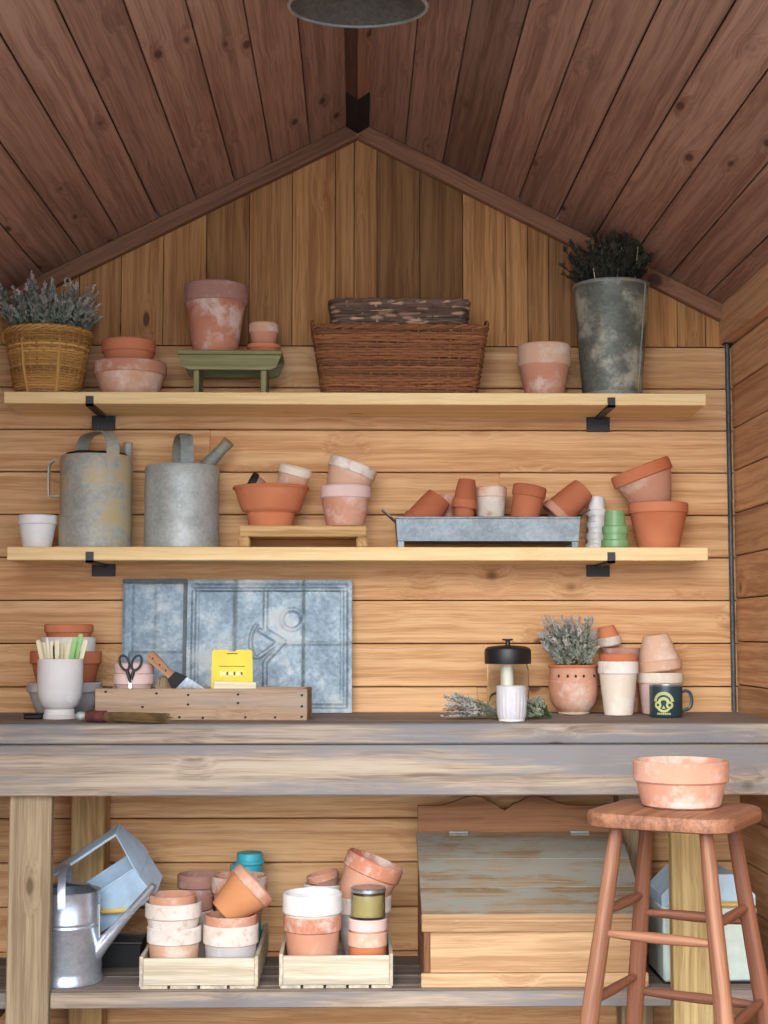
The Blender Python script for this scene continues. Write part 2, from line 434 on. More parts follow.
mb = MB(); tones = {206: 0.66, 377: 0.56, 420: 0.50, 163: 0.92, 549: 0.66, 591: 0.62, 463: 1.05, 335: 0.95, 354: 0.9}
xs = [-999, 121, 163, 206, 249, 292, 335, 354, 377, 420, 463, 506, 528, 549, 591, 634, 677, 705, 999]
xs = [-0.0] + xs
edges = sorted(set([at(x, 300, 0).x for x in (36, 79, 121, 163, 206, 249, 292, 335, 354, 377, 420, 463, 506, 528, 549, 591, 634, 677, 705)] + [-WX, WX]))
pxof = {round(at(x, 300, 0).x, 4): x for x in (206, 377, 420, 163, 549, 591, 463, 335, 354)}
for a, b in zip(edges, edges[1:]):
    ta, tb = ZR - SL * abs(a), ZR - SL * abs(b)
    a2, b2 = a + 0.001, b - 0.001
    tone = tones.get(pxof.get(round(a, 4), -1), rt(0.85, 1.1))
    mb.prism([(a2, ZG + 0.0015), (b2, ZG + 0.0015), (b2, tb), (a2, ta)], 0.002, 0.02, axis=2, tone=tone)
mb.tn = [t * 1.0 for t in mb.tn]
wall_gable = struct('wall_gable', mb, 'gable')
bk = MB(); bk.prism([(-WX - .04, ZG - .02), (WX + .04, ZG - .02), (WX + .04, ZE - SL * .04), (0, ZR), (-WX - .04, ZE - SL * .04)], 0.021, 0.04); struct('backing', bk, 'gap', parent=wall_gable)

ZWT = at(735, 344, 0).z
def side_wall(s, name):
    mb = MB(); z = ZWT - 0.004
    while z > 0:
        z0 = max(0.0, z - PW)
        mb.box(min(s * WX, s * (WX + .02)), max(s * WX, s * (WX + .02)), YF, -0.001, z0 + 0.0014, z - 0.0014, 1, rt(0.85, 1.1), 0.0022)
        z -= PW
    w = struct(name, mb, 'sidewall')
    bk = MB(); bk.box(min(s * (WX + .021), s * (WX + .04)), max(s * (WX + .021), s * (WX + .04)), YF, 0.04, 0, ZE); struct('backing', bk, 'gap', parent=w)
    return w
side_wall(1, 'wall_right'); side_wall(-1, 'wall_left')

mb = MB()
for s in (-1, 1):
    mat = Matrix.Translation((0, 0, ZR)) @ Matrix.Rotation(s * ANG, 4, 'Y')
    ln = (WX + 0.12) / math.cos(ANG); u = 0.028; k = 0
    while u < ln:
        tone = rt(0.86, 1.12)
        if s == 1 and k == 2: tone = 0.62
        x0, x1 = (u + .0014, u + PW - .0014) if s == 1 else (-u - PW + .0014, -u - .0014)
        mb.box(x0, x1, YF - 0.1, 0.0, 0.0, 0.018, 1, tone, 0.002, mat); u += PW; k += 1
ceiling = struct('ceiling', mb, 'roof')
bk = MB()
for s in (-1, 1):
    mat = Matrix.Translation((0, 0, ZR)) @ Matrix.Rotation(s * ANG, 4, 'Y')
    bk.box(min(0, s * ln), max(0, s * ln), YF - 0.1, 0.06, 0.02, 0.05, 1, 1, 0, mat)
struct('backing', bk, 'gap', parent=ceiling)
# rafters against the gable, ridge batten, wall plates
for s, n in ((-1, 'trim_1'), (1, 'trim_2')):
    mb = MB(); mat = Matrix.Translation((0, 0, ZR)) @ Matrix.Rotation(s * ANG, 4, 'Y')
    l2 = WX / math.cos(ANG)
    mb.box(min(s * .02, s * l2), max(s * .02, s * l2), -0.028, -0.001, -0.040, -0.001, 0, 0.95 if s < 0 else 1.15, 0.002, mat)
    struct(n, mb, 'trimw')
mb = MB(); w = 0.029
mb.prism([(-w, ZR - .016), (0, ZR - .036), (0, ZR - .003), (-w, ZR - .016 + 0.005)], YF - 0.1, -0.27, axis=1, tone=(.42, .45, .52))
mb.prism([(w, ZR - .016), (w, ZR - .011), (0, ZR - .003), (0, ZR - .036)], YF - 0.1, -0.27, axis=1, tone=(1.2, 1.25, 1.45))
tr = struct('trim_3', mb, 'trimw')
mb = MB(); mb.prism([(-w, ZR - .018), (0, ZR - .036), (w, ZR - .018), (0, ZR - .003)], -0.269, -0.03); struct('end_cap', mb, 'blackm', parent=tr)
for s, n in ((1, 'trim_4'), (-1, 'trim_5')):
    mb = MB(); mb.box(min(s * (WX - .028), s * (WX + .03)), max(s * (WX - .028), s * (WX + .03)), YF, 0.03, ZWT, ZE + 0.012, 1, 1.0, 0.003)
    struct(n, mb, 'sidewall')
mb = MB(); y = YF
while y < -0.01:
    mb.box(-WX, WX, y + .001, y + .118, -0.02, 0, 0, rt(), 0.002); y += .12
struct('floor', mb, 'floor')
mb = MB(); mb.box(-9, 9, -16, YF - 0.02, -0.14, -0.10); struct('ground', mb, 'ground')
# rod in the back right corner
BZ = at(400, 712, 0).z                                      # bench top
mb = MB(); mb.tube([(WX - .012, -.012, BZ + .002), (WX - .012, -.012, ZWT - .004)], 0.006, 10)
t = thing('corner_rod', 'slim metal rod standing upright in the back right corner', 'rod', (0, 0, 0))
o = obj('rod', mb, 'zincdark', t)
mb = MB(); mb.box(WX - .022, WX - .002, -.022, -.002, ZWT - .004, ZWT + .002); obj('washer', mb, 'black', t)

# ------------------------------------------------------------------ shelves
def shelf(x0, x1, ytop, ybot, label, pz, grp='plank shelves on the back wall'):
    zt = at(357, ytop, -0.2).z; zb = at(357, ybot, -0.2).z
    X0, X1 = at(x0, ytop, -.2).x, at(x1, ytop, -.2).x
    t = thing('wall_shelf', label, 'shelf', (0, -0.1, zb), group=grp)
    h = zt - zb
    mb = MB(); mb.box(X0, X1, -0.1, 0.098, 0, h, 0, 1.0, 0.0015); obj('board', mb, 'shelf', t)
    for px_l, px_p in ((90, 106), (611, 597)):
        xa = at(px_l, ytop, -.2).x
        b = MB(); b.box(xa - .009, xa + .009, -0.106, 0.094, -0.006, -0.0005); b.box(xa - .009, xa + .009, -0.106, -0.1005, -0.006, h * 0.62)
        br = obj('bracket', b, 'black', t, False)
        p = MB(); p.box(xa - .029, xa + .029, 0.09, 0.098, -pz, -0.0005, bevel=0.001); obj('wall_plate', p, 'black', br, False)
    return t, zt
s1, ZU = shelf(4, 706, 392.5, 404.5, 'upper pine plank shelf on black brackets, below the gable', 0.037)
s2, ZL = shelf(7, 708, 547, 560.5, 'lower pine plank shelf on black brackets, above the bench', 0.030)

# ------------------------------------------------------------------ potting bench
SH = at(360, 989, -0.43).z
YB = -0.5
def bench():
    t = thing('potting_bench', 'long weathered wooden potting bench spanning the back wall', 'bench', (0, 0, 0))
    bz = BZ; W = WX - 0.003
    mb = MB(); n = 4; dy = 0.478 / n
    for i in range(n):
        mb.box(-W, W, -0.480 + i * dy + .0015, -0.480 + (i + 1) * dy - .0015, bz - .042, bz, 0, rt(0.9, 1.1), 0.002)
    obj('bench_top', mb, 'benchtop', t, False)
    mb = MB(); mb.box(-W, W, -0.500, -0.4805, bz - .042, bz - .0005, 0, (.9, .93, .98), 0.003); obj('edge_board', mb, 'bench', t, False)
    mb = MB(); zb = at(357, 796, -.5).z
    mb.box(-W, W, -0.494, -0.474, zb, bz - .0445, 0, 1.03, 0.003); obj('apron', mb, 'bench', t, False)
    for x0, x1, y0, y1, m in ((8, 50, -.472, -.435, 'post'), (672, 712, -.472, -.435, 'postgold'), (70, 104, -.09, -.012, 'stand'), (620, 652, -.09, -.012, 'post')):
        Y = y0; a, b = at(x0, 870, Y).x, at(x1, 870, Y).x
        mb = MB(); mb.box(a, b, y0, y1, 0.001, bz - .0425, 2, 1.0, 0.003); obj('leg', mb, m, t, False)
    mb = MB()
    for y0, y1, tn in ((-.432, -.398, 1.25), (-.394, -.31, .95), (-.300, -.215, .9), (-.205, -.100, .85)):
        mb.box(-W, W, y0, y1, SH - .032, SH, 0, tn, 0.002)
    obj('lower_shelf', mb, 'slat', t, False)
    # front rail interrupted by the legs
    mb = MB()
    a0, a1 = at(8, 870, -.472).x, at(50, 870, -.472).x; b0, b1 = at(672, 870, -.472).x, at(712, 870, -.472).x
    for p, q in ((-W, a0 - .001), (a1 + .001, b0 - .001), (b1 + .001, W)):
        mb.box(p, q, -.452, -.4325, SH - .034, SH - .0005, 0, 1.0, 0.002)
    obj('front_rail', mb, 'bench', t, False)
    for xx in (-.80, .80):
        mb = MB(); mb.box(xx - .02, xx + .02, -.39, -.10, SH - .075, SH - .033, 1, .8, .002); obj('bearer', mb, 'slat', t, False)
    return t
bench()

# ------------------------------------------------------------------ pots
def pot_parts(t, R, h, hr, r0, body, rim, flip=False, wall=None, seg=40, flare=0.0, lip=None):
    w = wall or max(0.004, R * 0.09)
    rb = R - (lip or max(0.0022, R * 0.055))
    def fz(pr): return [(r, h - z) for r, z in pr] if flip else pr
    pb = [(0, 0), (r0 * .93, 0), (r0, r0 * .05), (r0 + (rb - r0) * .5, (h - hr) * .5), (rb - .0006, h - hr + .001), (rb - w, h - hr + .001),
          (r0 + (rb - r0) * .4 - w, (h - hr) * .4), (max(r0 - w, r0 * .5), w * 1.2), (0, w * 1.2)]
    mb = MB(); mb.lathe(fz(pb), seg); obj('body', mb, body, t)
    c = min(hr * .18, .003)
    pr = [(rb - w, h - hr + .0014), (R - c - flare, h - hr + .0002), (R - flare, h - hr + c), (R, h - c), (R - c, h), (R - w * .8, h), (R - w, h - c), (rb - w, h - hr * .9)]
    mb = MB(); mb.lathe(fz(pr), seg, True); obj('rim', mb, rim, t)
    return t
NPOT = []
def pot(label, x, Y, z, R, h, hr, r0, body='tc', rim=None, group=None, flip=False, rot=(0, 0, 0), name='flower_pot', cat='flower pot', **kw):
    t = thing(name, label, cat, (x, Y, z + 0.0006), rot, group)
    pot_parts(t, R, h, hr, r0, body, rim or body, flip, **kw); NPOT.append(t); return t
def PT(label, x0, x1, yt, Y, z, rim, bw, body='tc', rimm=None, group=None, h=None, **kw):
    k = K(Y); cx = (x0 + x1) / 2; R = (x1 - x0) / 2 * k
    X = at(cx, yt, Y).x
    if h is None: h = at(cx, yt, Y + R if yt > 620 else Y - R).z - z
    else: h = h * k
    return pot(label, X, Y, z, R, h, rim * k, bw / 2 * k, body, rimm, group, **kw)
def top_of(t): v, _ = geo(t); return max(p.z for p in v)

def set_top(p, px, py, Ye, sup=()):
    p.location.z += at(px, py, Ye).z - top_of(p); settle(p, tuple(sup), step=.001); return p

# ------------------------------------------------------------------ weaving and plants
def rrect(w, d, r, n):
    """n points and outward normals round a rounded rectangle, evenly spaced."""
    a, b = w / 2 - r, d / 2 - r
    segs = [('l', (a, -b - r), (-1, 0), 2 * a), ('c', (-a, -b), 270, r * PI / 2)]
    per = 4 * a + 4 * b + 2 * PI * r; out = []
    for i in range(n):
        s = per * i / n
        for kind, L, arg in (('b', 2 * b, ((w / 2, -b), (0, 1), (1, 0))), ('c', r * PI / 2, ((a, b), 0)), ('b', 2 * a, ((a, d / 2), (-1, 0), (0, 1))), ('c', r * PI / 2, ((-a, b), 90)),
                             ('b', 2 * b, ((-w / 2, b), (0, -1), (-1, 0))), ('c', r * PI / 2, ((-a, -b), 180)), ('b', 2 * a, ((-a, -d / 2), (1, 0), (0, -1))), ('c', r * PI / 2, ((a, -b), 270))):
            if s <= L or (kind == 'c' and arg[1] == 270):
                if kind == 'b':
                    p, dd, nn = arg; out.append((Vector((p[0] + dd[0] * s, p[1] + dd[1] * s)), Vector(nn)))
                else:
                    th = R_(arg[1]) + s / r; nn = Vector((math.cos(th), math.sin(th))); out.append((Vector(arg[0]) + nn * r, nn))
                break
            s -= L
    return out
def weave(shape, h, rows, sr, stakes, amp, per=4, z0=0.0, jit=0.0):
    """shape(f, n) -> points and normals at height fraction f; strands pass in and out of the stakes."""
    mb = MB(); n = stakes * per
    for r in range(rows):
        f = (r + .5) / rows; pts = []
        jz = random.uniform(-jit, jit)
        for i, (p, nn) in enumerate(shape(f, n)):
            o = amp * math.cos(PI * i / per + PI * (r % 2))
            q = p + nn * o
            pts.append((q.x, q.y, z0 + f * h + jz * math.sin(6.28 * 3 * i / n + r) ))
        mb.tube(pts, sr * random.uniform(.85, 1.1), 6, closed=True, tone=random.uniform(.7, 1.2), flat=1.0)
    for i in range(stakes):
        pts = []
        for f in (0, .25, .5, .75, 1.0):
            p, nn = shape(f, stakes)[i]; pts.append((p.x, p.y, z0 + f * h))
        mb.tube(pts, sr * .8, 5, tone=.85)
    return mb
def rope_ring(shape, f, z, r, n=120, amp=0.0015, tone=1.0):
    mb = MB()
    for ph in (0, PI):
        pts = []
        for i, (p, nn) in enumerate(shape(f, n)):
            a = 2 * PI * i / n * (n // 8) + ph; q = p + nn * amp * 1.6 * math.cos(a)
            pts.append((q.x, q.y, z + amp * 1.6 * math.sin(a)))
        mb.tube(pts, r, 6, closed=True, tone=tone)
    return mb
def sprigs(n, r0, h, spread, leafn, leaflen, leafw, stem_r=.0007, top=0.25, budn=0, budlen=.004, lean=(0, 0), hvar=.35):
    st, lf, bd = MB(), MB(), MB()
    for i in range(n):
        a = random.uniform(0, 2 * PI); q = math.sqrt(random.random())
        b = Vector((r0 * q * math.cos(a), r0 * q * math.sin(a), 0)); H = h * random.uniform(1 - hvar, 1.0)
        tip = b + Vector((spread * q * math.cos(a) + lean[0] + random.uniform(-.2, .2) * spread, spread * q * math.sin(a) + lean[1] + random.uniform(-.2, .2) * spread, H))
        mid = (b + tip) / 2 + Vector((0, 0, H * .12))
        pts = [b, b.lerp(mid, .6), mid, mid.lerp(tip, .6), tip]
        st.tube(pts, [stem_r * 1.4, stem_r * 1.2, stem_r, stem_r * .9, stem_r * .6], 5)
        def pos(u):
            u *= 4; k = min(int(u), 3); return pts[k].lerp(pts[k + 1], u - k)
        ax = (tip - b).normalized()
        for j in range(leafn):
            u = random.uniform(.08, 1.0 - (top if budn else 0))
            d = ax * random.uniform(.3, 1.0) + Vector((random.uniform(-1, 1), random.uniform(-1, 1), random.uniform(-.2, .5))) * .8
            lf.blade(pos(u), d, leaflen * random.uniform(.6, 1.2), leafw)
        for j in range(budn):
            u = 1 - top * (j / max(budn, 1)) ** 1.0; p = pos(max(u, 0))
            d = ax * .6 + Vector((random.uniform(-1, 1), random.uniform(-1, 1), random.uniform(-.3, .6)))
            bd.blade(p, d, budlen * random.uniform(.7, 1.2), budlen * .32, .8)
    return st, lf, bd

# ------------------------------------------------------------------ upper shelf
# round wicker basket with lavender
Y = -.112; k = K(Y)
X = at(48, 380, Y).x; Rb, Rt, H = 28.5 * k, 42 * k, at(48, 326, Y - .08).z - ZU
t = thing('wicker_basket', 'round golden wicker basket at the left end of the upper shelf, holding lavender', 'basket', (X, Y, ZU + .001))
circ = lambda f, n: [(Vector((math.cos(2 * PI * i / n), math.sin(2 * PI * i / n))) * (Rb + (Rt - Rb) * (f ** .62)), Vector((math.cos(2 * PI * i / n), math.sin(2 * PI * i / n)))) for i in range(n)]
obj('weave', weave(circ, H, 26, .0031, 34, .0016, 4, .002), 'wick', t)
rg = rope_ring(circ, 1.0, H - .004, .0030); rg2 = rope_ring(circ, .93, H - .011, .0028)
for m_ in (rg2,): rg.v += m_.v; b0 = len(rg.gc); rg.f += [tuple(b0 + i for i in f) for f in m_.f]; rg.gc += m_.gc; rg.tn += m_.tn
obj('rim', rg, 'wick', t)
mb = MB(); mb.lathe([(0, .003), (Rb - .004, .003), (Rt - .010, H - .02), (Rt - .012, H - .014), (0, H - .010)], 32); obj('soil', mb, 'soil', t)
mb = MB(); mb.tube(curve([(-Rt - .002, .0, H - .03), (-Rt - .009, 0, H - .014), (-Rt - .008, 0, H - .002), (-Rt + .002, 0, H + .004)]), .003, 6); obj('handle', mb, 'wick', t)
mb = MB()
for a in (-2.05, -1.1):
    c, s_ = math.cos(a), math.sin(a)
    mb.tube([((Rb + .0035) * c, (Rb + .0035) * s_, .004), ((Rb + (Rt - Rb) * .52 + .0035) * c, (Rb + (Rt - Rb) * .52 + .0035) * s_, H * .38), ((Rt - .002) * c, (Rt - .002) * s_, H * .8)], [.006, .005, .002], 6)
obj('brace', mb, 'wick', t)
st, lf, bd = sprigs(110, Rt * .8, .125, .05, 46, .015, .0022, top=.25, budn=12, budlen=.007, hvar=.55)
p = thing('lavender_plant', 'grey-green lavender bush growing out of the round golden basket', 'plant', (X, Y, ZU + H - .008))
obj('stems', st, 'stem', p); obj('leaves', lf, 'lav', p); obj('flower_spikes', bd, 'lavbud', p)

# two nested pans
a = PT('wide dusty terracotta pan beside the golden basket, lower of the nested two', 94, 167, 357, -.105, ZU, 13, 56, 'tcpale', 'tcdusty', 'two nested pans')
b = PT('plain terracotta pan nested in the wide dusty pan on the upper shelf', 102, 156, 338, -.105, ZU + .006, 13, 34, 'tc', 'tc', 'two nested pans')
settle(b, (a,))

# green footstool
Y = -.105; k = K(Y); XA, XB = at(177, 360, Y - .06).x, at(282, 360, Y - .06).x
zt = at(230, 351, Y - .06).z - ZU
t = thing('green_footstool', 'small green painted wooden footstool on the upper shelf', 'footstool', ((XA + XB) / 2, Y, ZU + .0006))
hw = (XB - XA) / 2
mb = MB(); mb.box(-hw, hw, -.07, .07, zt - .010, zt, 0, 1, .002); obj('top', mb, 'greenw', t, False)
for s in (-1, 1):
    mb = MB(); mb.prism([(-hw + .002, zt - .0105), (hw - .002, zt - .0105), (hw - .014, zt - .040), (hw - .030, zt - .046), (-hw + .030, zt - .046), (-hw + .014, zt - .040)], s * .056 - .006, s * .056 + .006); obj('apron', mb, 'greenw', t, False)
for s in (-1, 1):
    mb = MB(); mb.box(s * (hw - .045) - .007, s * (hw - .045) + .007, -.049, .049, 0, zt - .0108, 2, .95, .002); obj('leg', mb, 'greenw', t, False)
ZGs = ZU + zt + .0008
PT('large lime-stained terracotta pot standing on the green footstool', 184, 248, 279, -.105, ZGs, 19, 44, 'tclime', 'tcmauve')
sa = PT('shallow terracotta saucer on the green footstool, under the small pot', 247, 281, 342, -.115, ZGs, 5, 28, 'tc', 'tc', name='saucer', cat='saucer')
sb = PT('small pale-rimmed terracotta pot in the saucer on the green footstool', 249, 279, 321, -.115, ZGs + .006, 10, 21, 'tcdusty', 'tcpale')
settle(sb, (sa,))

# rectangular willow baskets
Y = -.104; k = K(Y)
XA, XB = at(313, 330, Y - .07).x, at(487, 330, Y - .07).x
H = at(400, 328, Y - .09).z - ZU; w1, w0 = XB - XA, (XB - XA) * .88
rec = lambda f, n, w0=w0, w1=w1: rrect(w0 + (w1 - w0) * f, .145 + .037 * f, .03, n)
t = thing('willow_basket', 'big red-brown rectangular willow basket in the middle of the upper shelf', 'basket', ((XA + XB) / 2, Y, ZU + .0015))
obj('weave', weave(rec, H, 25, .0040, 44, .0026, 4, .003, .0025), 'wickred', t)
rg = rope_ring(rec, 1.0, H + .002, .0040, 160, .002); obj('rim', rg, 'wickred', t)
mb = MB(); mb.box(-w0 / 2 + .01, w0 / 2 - .01, -.066, .066, .002, .007); obj('base', mb, 'wickred', t, False)
for s in (-1, 1):
    mb = MB(); xx = s * (w1 / 2)
    for dd in (0, .007):
        mb.tube(curve([(xx - s * .012, -.045 + dd, H - .03), (xx + s * .002, -.045 + dd, H + .012), (xx + s * .004, -.02, H + .028 - dd), (xx + s * .004, .02, H + .028 - dd), (xx + s * .002, .045 - dd, H + .012), (xx - s * .012, .045 - dd, H - .03)]), .005, 6)
    obj('handle', mb, 'wickred', t)
XA2, XB2 = at(331, 315, Y).x, at(467, 315, Y).x; w2 = XB2 - XA2
H2 = .105; rec2 = lambda f, n: rrect(w2 * (.94 + .06 * f), .128 + .016 * f, .03, n)
zt2 = at(400, 300, Y - .06).z
t2 = thing('willow_basket', 'grey-brown willow basket with pale flecks, set inside the big rectangular basket', 'basket', ((XA2 + XB2) / 2, Y, zt2 - H2))
def fleck(mb):
    return mb
wv = weave(rec2, H2 - .006, 17, .0042, 26, .0028, 4, .003, .002)
wv.tn = [random.choice((.75, .8, .85, .9, 2.6)) if i % 18 == 0 else None for i in range(len(wv.tn))]
last = 1
for i in range(len(wv.tn)):
    if wv.tn[i] is None: wv.tn[i] = last
    else: last = wv.tn[i]
obj('weave', wv, 'wickgrey', t2)
obj('rim', rope_ring(rec2, 1.0, H2 - .004, .0042, 140, .002, .9), 'wickgrey', t2)
mb = MB(); mb.box(-w2 * .46, w2 * .46, -.058, .058, .0, .005); obj('base', mb, 'wickgrey', t2, False)
# the basket turned down, so its base closes the top
PT('terracotta pot with thick pale rim between the willow basket and the zinc bucket', 517, 571, 341, -.11, ZU, 22, 38, 'tcdusty', 'tcpale')

# tall zinc bucket with dried plant
Y = -.104; k = K(Y); X = at(611, 300, Y).x; Rt, Rb = 39 * k, 29 * k; H = at(611, 277, Y - Rt).z - ZU
t = thing('zinc_bucket', 'tall green-grey zinc flower bucket at the right end of the upper shelf', 'bucket', (X, Y, ZU + .0006))
mb = MB(); mb.lathe([(0, .004), (Rb - .004, .004), (Rb, 0), (Rb + .0015, .004), (Rt - .002, H - .004), (Rt - .006, H - .004), (Rb - .004, .008), (0, .008)], 48); obj('body', mb, 'bucket', t)
mb = MB(); mb.lathe([(Rt - .005, H - .008), (Rt - .0012, H - .008), (Rt + .0005, H - .004), (Rt - .001, H), (Rt - .005, H)], 48, True); obj('rim', mb, 'galvold', t)
mb = MB(); mb.tube([(Rb * .78, -Rb * .65, .004), (Rt * .78, -Rt * .65, H - .008)], .0022, 6); obj('seam', mb, 'galvold', t)
mb = MB(); mb.lathe([(Rb + .0018, .0005), (Rb + .004, .003), (Rb + .003, .012), (Rb + .0025, .012)], 48, True); obj('foot_ring', mb, 'galvold', t)
mb = MB(); mb.lathe([(0, .012), (Rb - .006, .012), (Rt - .012, H - .03), (0, H - .026)], 30); obj('soil', mb, 'soil', t)
st, lf, bd = sprigs(130, Rt * .58, .124, .052, 60, .014, .0028, .0008, hvar=.7, lean=(-.010, -.010))
p = thing('dried_plant', 'dark bushy dried plant standing in the tall zinc bucket', 'plant', (X, Y, ZU + H - .010))
obj('stems', st, 'darkleaf', p); obj('leaves', lf, 'darkleaf', p)
for q in ((-.045, -.05, -.055, .036), (.002, -.055, .016, .07), (.05, -.045, .058, .075)):
    mb = MB(); mb.tube([(q[0], q[1], 0.0), (q[2], q[1] - .012, q[3] + .02)], .0011, 5); obj('dry_stalk', mb, 'label', p)

# ------------------------------------------------------------------ lower shelf
PT('small white flower pot at the left end of the lower shelf', 18, 57, 514, -.12, ZL, 10, 29, 'white', 'white')
def strap(mb, pts, w, th=.0012, normal_axis=None, tone=1.0, mat=None):
    """flat strap: pts are (point, width direction)"""
    vs_, fs = [], []
    for i, (p, wd) in enumerate(pts):
        p, wd = Vector(p), Vector(wd).normalized()
        d = (Vector(pts[min(i + 1, len(pts) - 1)][0]) - Vector(pts[max(i - 1, 0)][0])).normalized(); n = d.cross(wd).normalized()
        vs_ += [p - wd * w / 2 - n * th, p + wd * w / 2 - n * th, p + wd * w / 2 + n * th, p - wd * w / 2 + n * th]
    for i in range(len(pts) - 1):
        for k_ in range(4): fs.append((4 * i + k_, 4 * i + (k_ + 1) % 4, 4 * i + 4 + (k_ + 1) % 4, 4 * i + 4 + k_))
    fs += [(3, 2, 1, 0), tuple(4 * (len(pts) - 1) + k_ for k_ in range(4))]
    mb.add(vs_, fs, mat, 0, tone)
def hoop(R, z0, h, w, ang, flat=.25, dx=0):
    """carrying strap over the top from one side to the other"""
    d = Vector((math.cos(ang), math.sin(ang), 0)); wd = Vector((-math.sin(ang), math.cos(ang), 0)); pts = []
    for i in range(15):
        t_ = PI * i / 14; c = math.cos(t_); s_ = math.sin(t_)
        r = R * (abs(c) ** .55) * (1 if c > 0 else -1)
        pts.append((d * r + Vector((dx, 0, z0 + h * s_ ** .7)), wd))
    mb = MB(); strap(mb, pts, w); return mb
# rust-stained can
Y = -.1; k = K(Y); X = at(96, 500, Y).x; Rc = 35.5 * k; H = at(96, 457, Y).z - ZL
t = thing('watering_can', 'dented zinc watering can with yellow rust stains and a side handle on lower shelf', 'watering can', (X, Y, ZL + .0006), group='old zinc watering cans')
def can_body(Rc, H, top):
    mb = MB(); pr = [(0, .003), (Rc - .004, .003), (Rc, 0), (Rc + .001, .004), (Rc + .001, H * .33), (Rc, H * .34), (Rc, H * .66), (Rc + .0008, H * .67), (Rc, H - .004), (Rc - .003, H), (Rc - .006, H - .001), (Rc - .006, .006), (0, .006)]
    mb.lathe(pr, 48); return mb
obj('body', can_body(Rc, H, 0), 'galvrust', t)
mb = MB()
n = 20; vs_, fs = [], []
for r_, zz in ((Rc - .003, H - .001), (Rc * .8, H + .010), (Rc * .5, H + .015), (Rc * .1, H + .016)):
    vs_ += [(r_ * math.cos(PI * i / n + .2), r_ * math.sin(PI * i / n + .2), zz) for i in range(n + 1)]
for j in range(3):
    for i in range(n): fs.append((j * (n + 1) + i, j * (n + 1) + i + 1, (j + 1) * (n + 1) + i + 1, (j + 1) * (n + 1) + i))
m2 = len(vs_); vs2 = vs_ + [(v[0], v[1], v[2] - .002) for v in vs_]; fs2 = fs + [tuple(m2 + i for i in reversed(f)) for f in fs]
mb.add(vs2, fs2); obj('top_cover', mb, 'galvrust', t)
obj('top_handle', hoop(Rc * .98, H - .012, .072, .034, R_(-53)), 'galvrust', t)
mb = MB()
strap(mb, [((-Rc + .001, -.01, H - .012), (0, 1, 0)), ((-Rc - .014, -.01, H - .010), (0, 1, 0)), ((-Rc - .026, -.01, H - .020), (0, 1, 0)), ((-Rc - .027, -.01, H - .06), (0, 1, 0)), ((-Rc - .025, -.01, H - .098), (0, 1, 0)), ((-Rc + .001, -.01, H - .098), (0, 1, 0))], .016, .002)
obj('side_handle', mb, 'galvrust', t)
mb = MB(); mb.tube([(Rc * .62, Rc * .72, H * .3), (Rc * .78, Rc * .5, H * .95), (Rc * .82, Rc * .4, H + .04)], [.022, .014, .011], 14); obj('spout', mb, 'galvrust', t)
# grey can
X = at(182, 500, Y).x; Rc = 37 * k; H = at(182, 467, Y).z - ZL
t = thing('watering_can', 'plain grey zinc watering can with short spout, right of the rust-stained can', 'watering can', (X, Y, ZL + .0006), group='old zinc watering cans')
obj('body', can_body(Rc, H, 0), 'galv', t)
mb = MB(); mb.lathe([(0, H - .002), (Rc - .004, H - .004), (Rc - .006, H - .008), (0, H - .006)], 40, ); obj('top_cover', mb, 'galv', t)
obj('top_handle', hoop(Rc * .80, H - .012, .090, .030, R_(-74)), 'galvold', t)
mb = MB(); mb.tube([(Rc * .35, Rc * .35, H - .03), (Rc * .72, Rc * .2, H + .014), (Rc * 1.12, Rc * .05, H + .05), (Rc * 1.25, 0, H + .062)], [.024, .0165, .0135, .016], 14); obj('spout', mb, 'galvold', t)

# rustic stand
Y = -.105; XA, XB = at(238, 530, Y - .06).x, at(368, 530, Y - .06).x; hw = (XB - XA) / 2
zt = at(300, 526, Y - .06).z - ZL
t = thing('wooden_stand', 'low rustic wooden stand raising pots on the lower shelf', 'stand', ((XA + XB) / 2, Y, ZL + .0006))
mb = MB(); mb.box(-hw + .003, hw - .003, -.066, .066, zt - .026, zt, 0, 1, .003); obj('top', mb, 'stand', t, False)
for s in (-1, 1):
    mb = MB(); mb.box(s * (hw - .014) - .0138, s * (hw - .014) + .0138, -.066, .066, 0, zt - .0265, 1, .95, .004); obj('foot', mb, 'stand', t, False)
ZS = ZL + zt + .0008
# terracotta bowl
X = at(271, 500, Y).x; k = K(Y); H = at(271, 487, Y).z - ZS
t = thing('terracotta_bowl', 'wide flared orange terracotta bowl on the rustic stand', 'bowl', (X, Y, ZS))
R1 = 38 * k; rs = 27 * k; rb = 22 * k
mb = MB(); mb.lathe([(0, 0), (rb, 0), (rb + 2 * k, H * .34), (rs + 1.5 * k, H * .40), (rs + 3 * k, H * .46), (R1 - .002, H - .004), (R1, H - .001), (R1 - .003, H), (R1 - .006, H - .002), (rs - .002, H * .44), (rb - .006, .010), (rb - .008, .007), (0, .007)], 48)
bowl = t; obj('body', mb, 'tc', t)
mb = MB(); mb.lathe([(R1 - .006, H - .0015), (R1 + .0005, H - .007), (R1 + .0015, H - .002), (R1 - .001, H + .0005), (R1 - .005, H + .0005)], 48, True); obj('rim', mb, 'tc', t)
b1 = pot('little pale clay pot lying tipped over in the orange terracotta bowl', at(288, 480, Y).x, Y - .006, ZS + .03, 17 * k, 34 * k, 9 * k, 11.5 * k, 'tcpale', 'cream', 'little pots in the bowl', rot=(R_(8), R_(14), 0))
set_top(b1, 290, 468, Y, (bowl,))
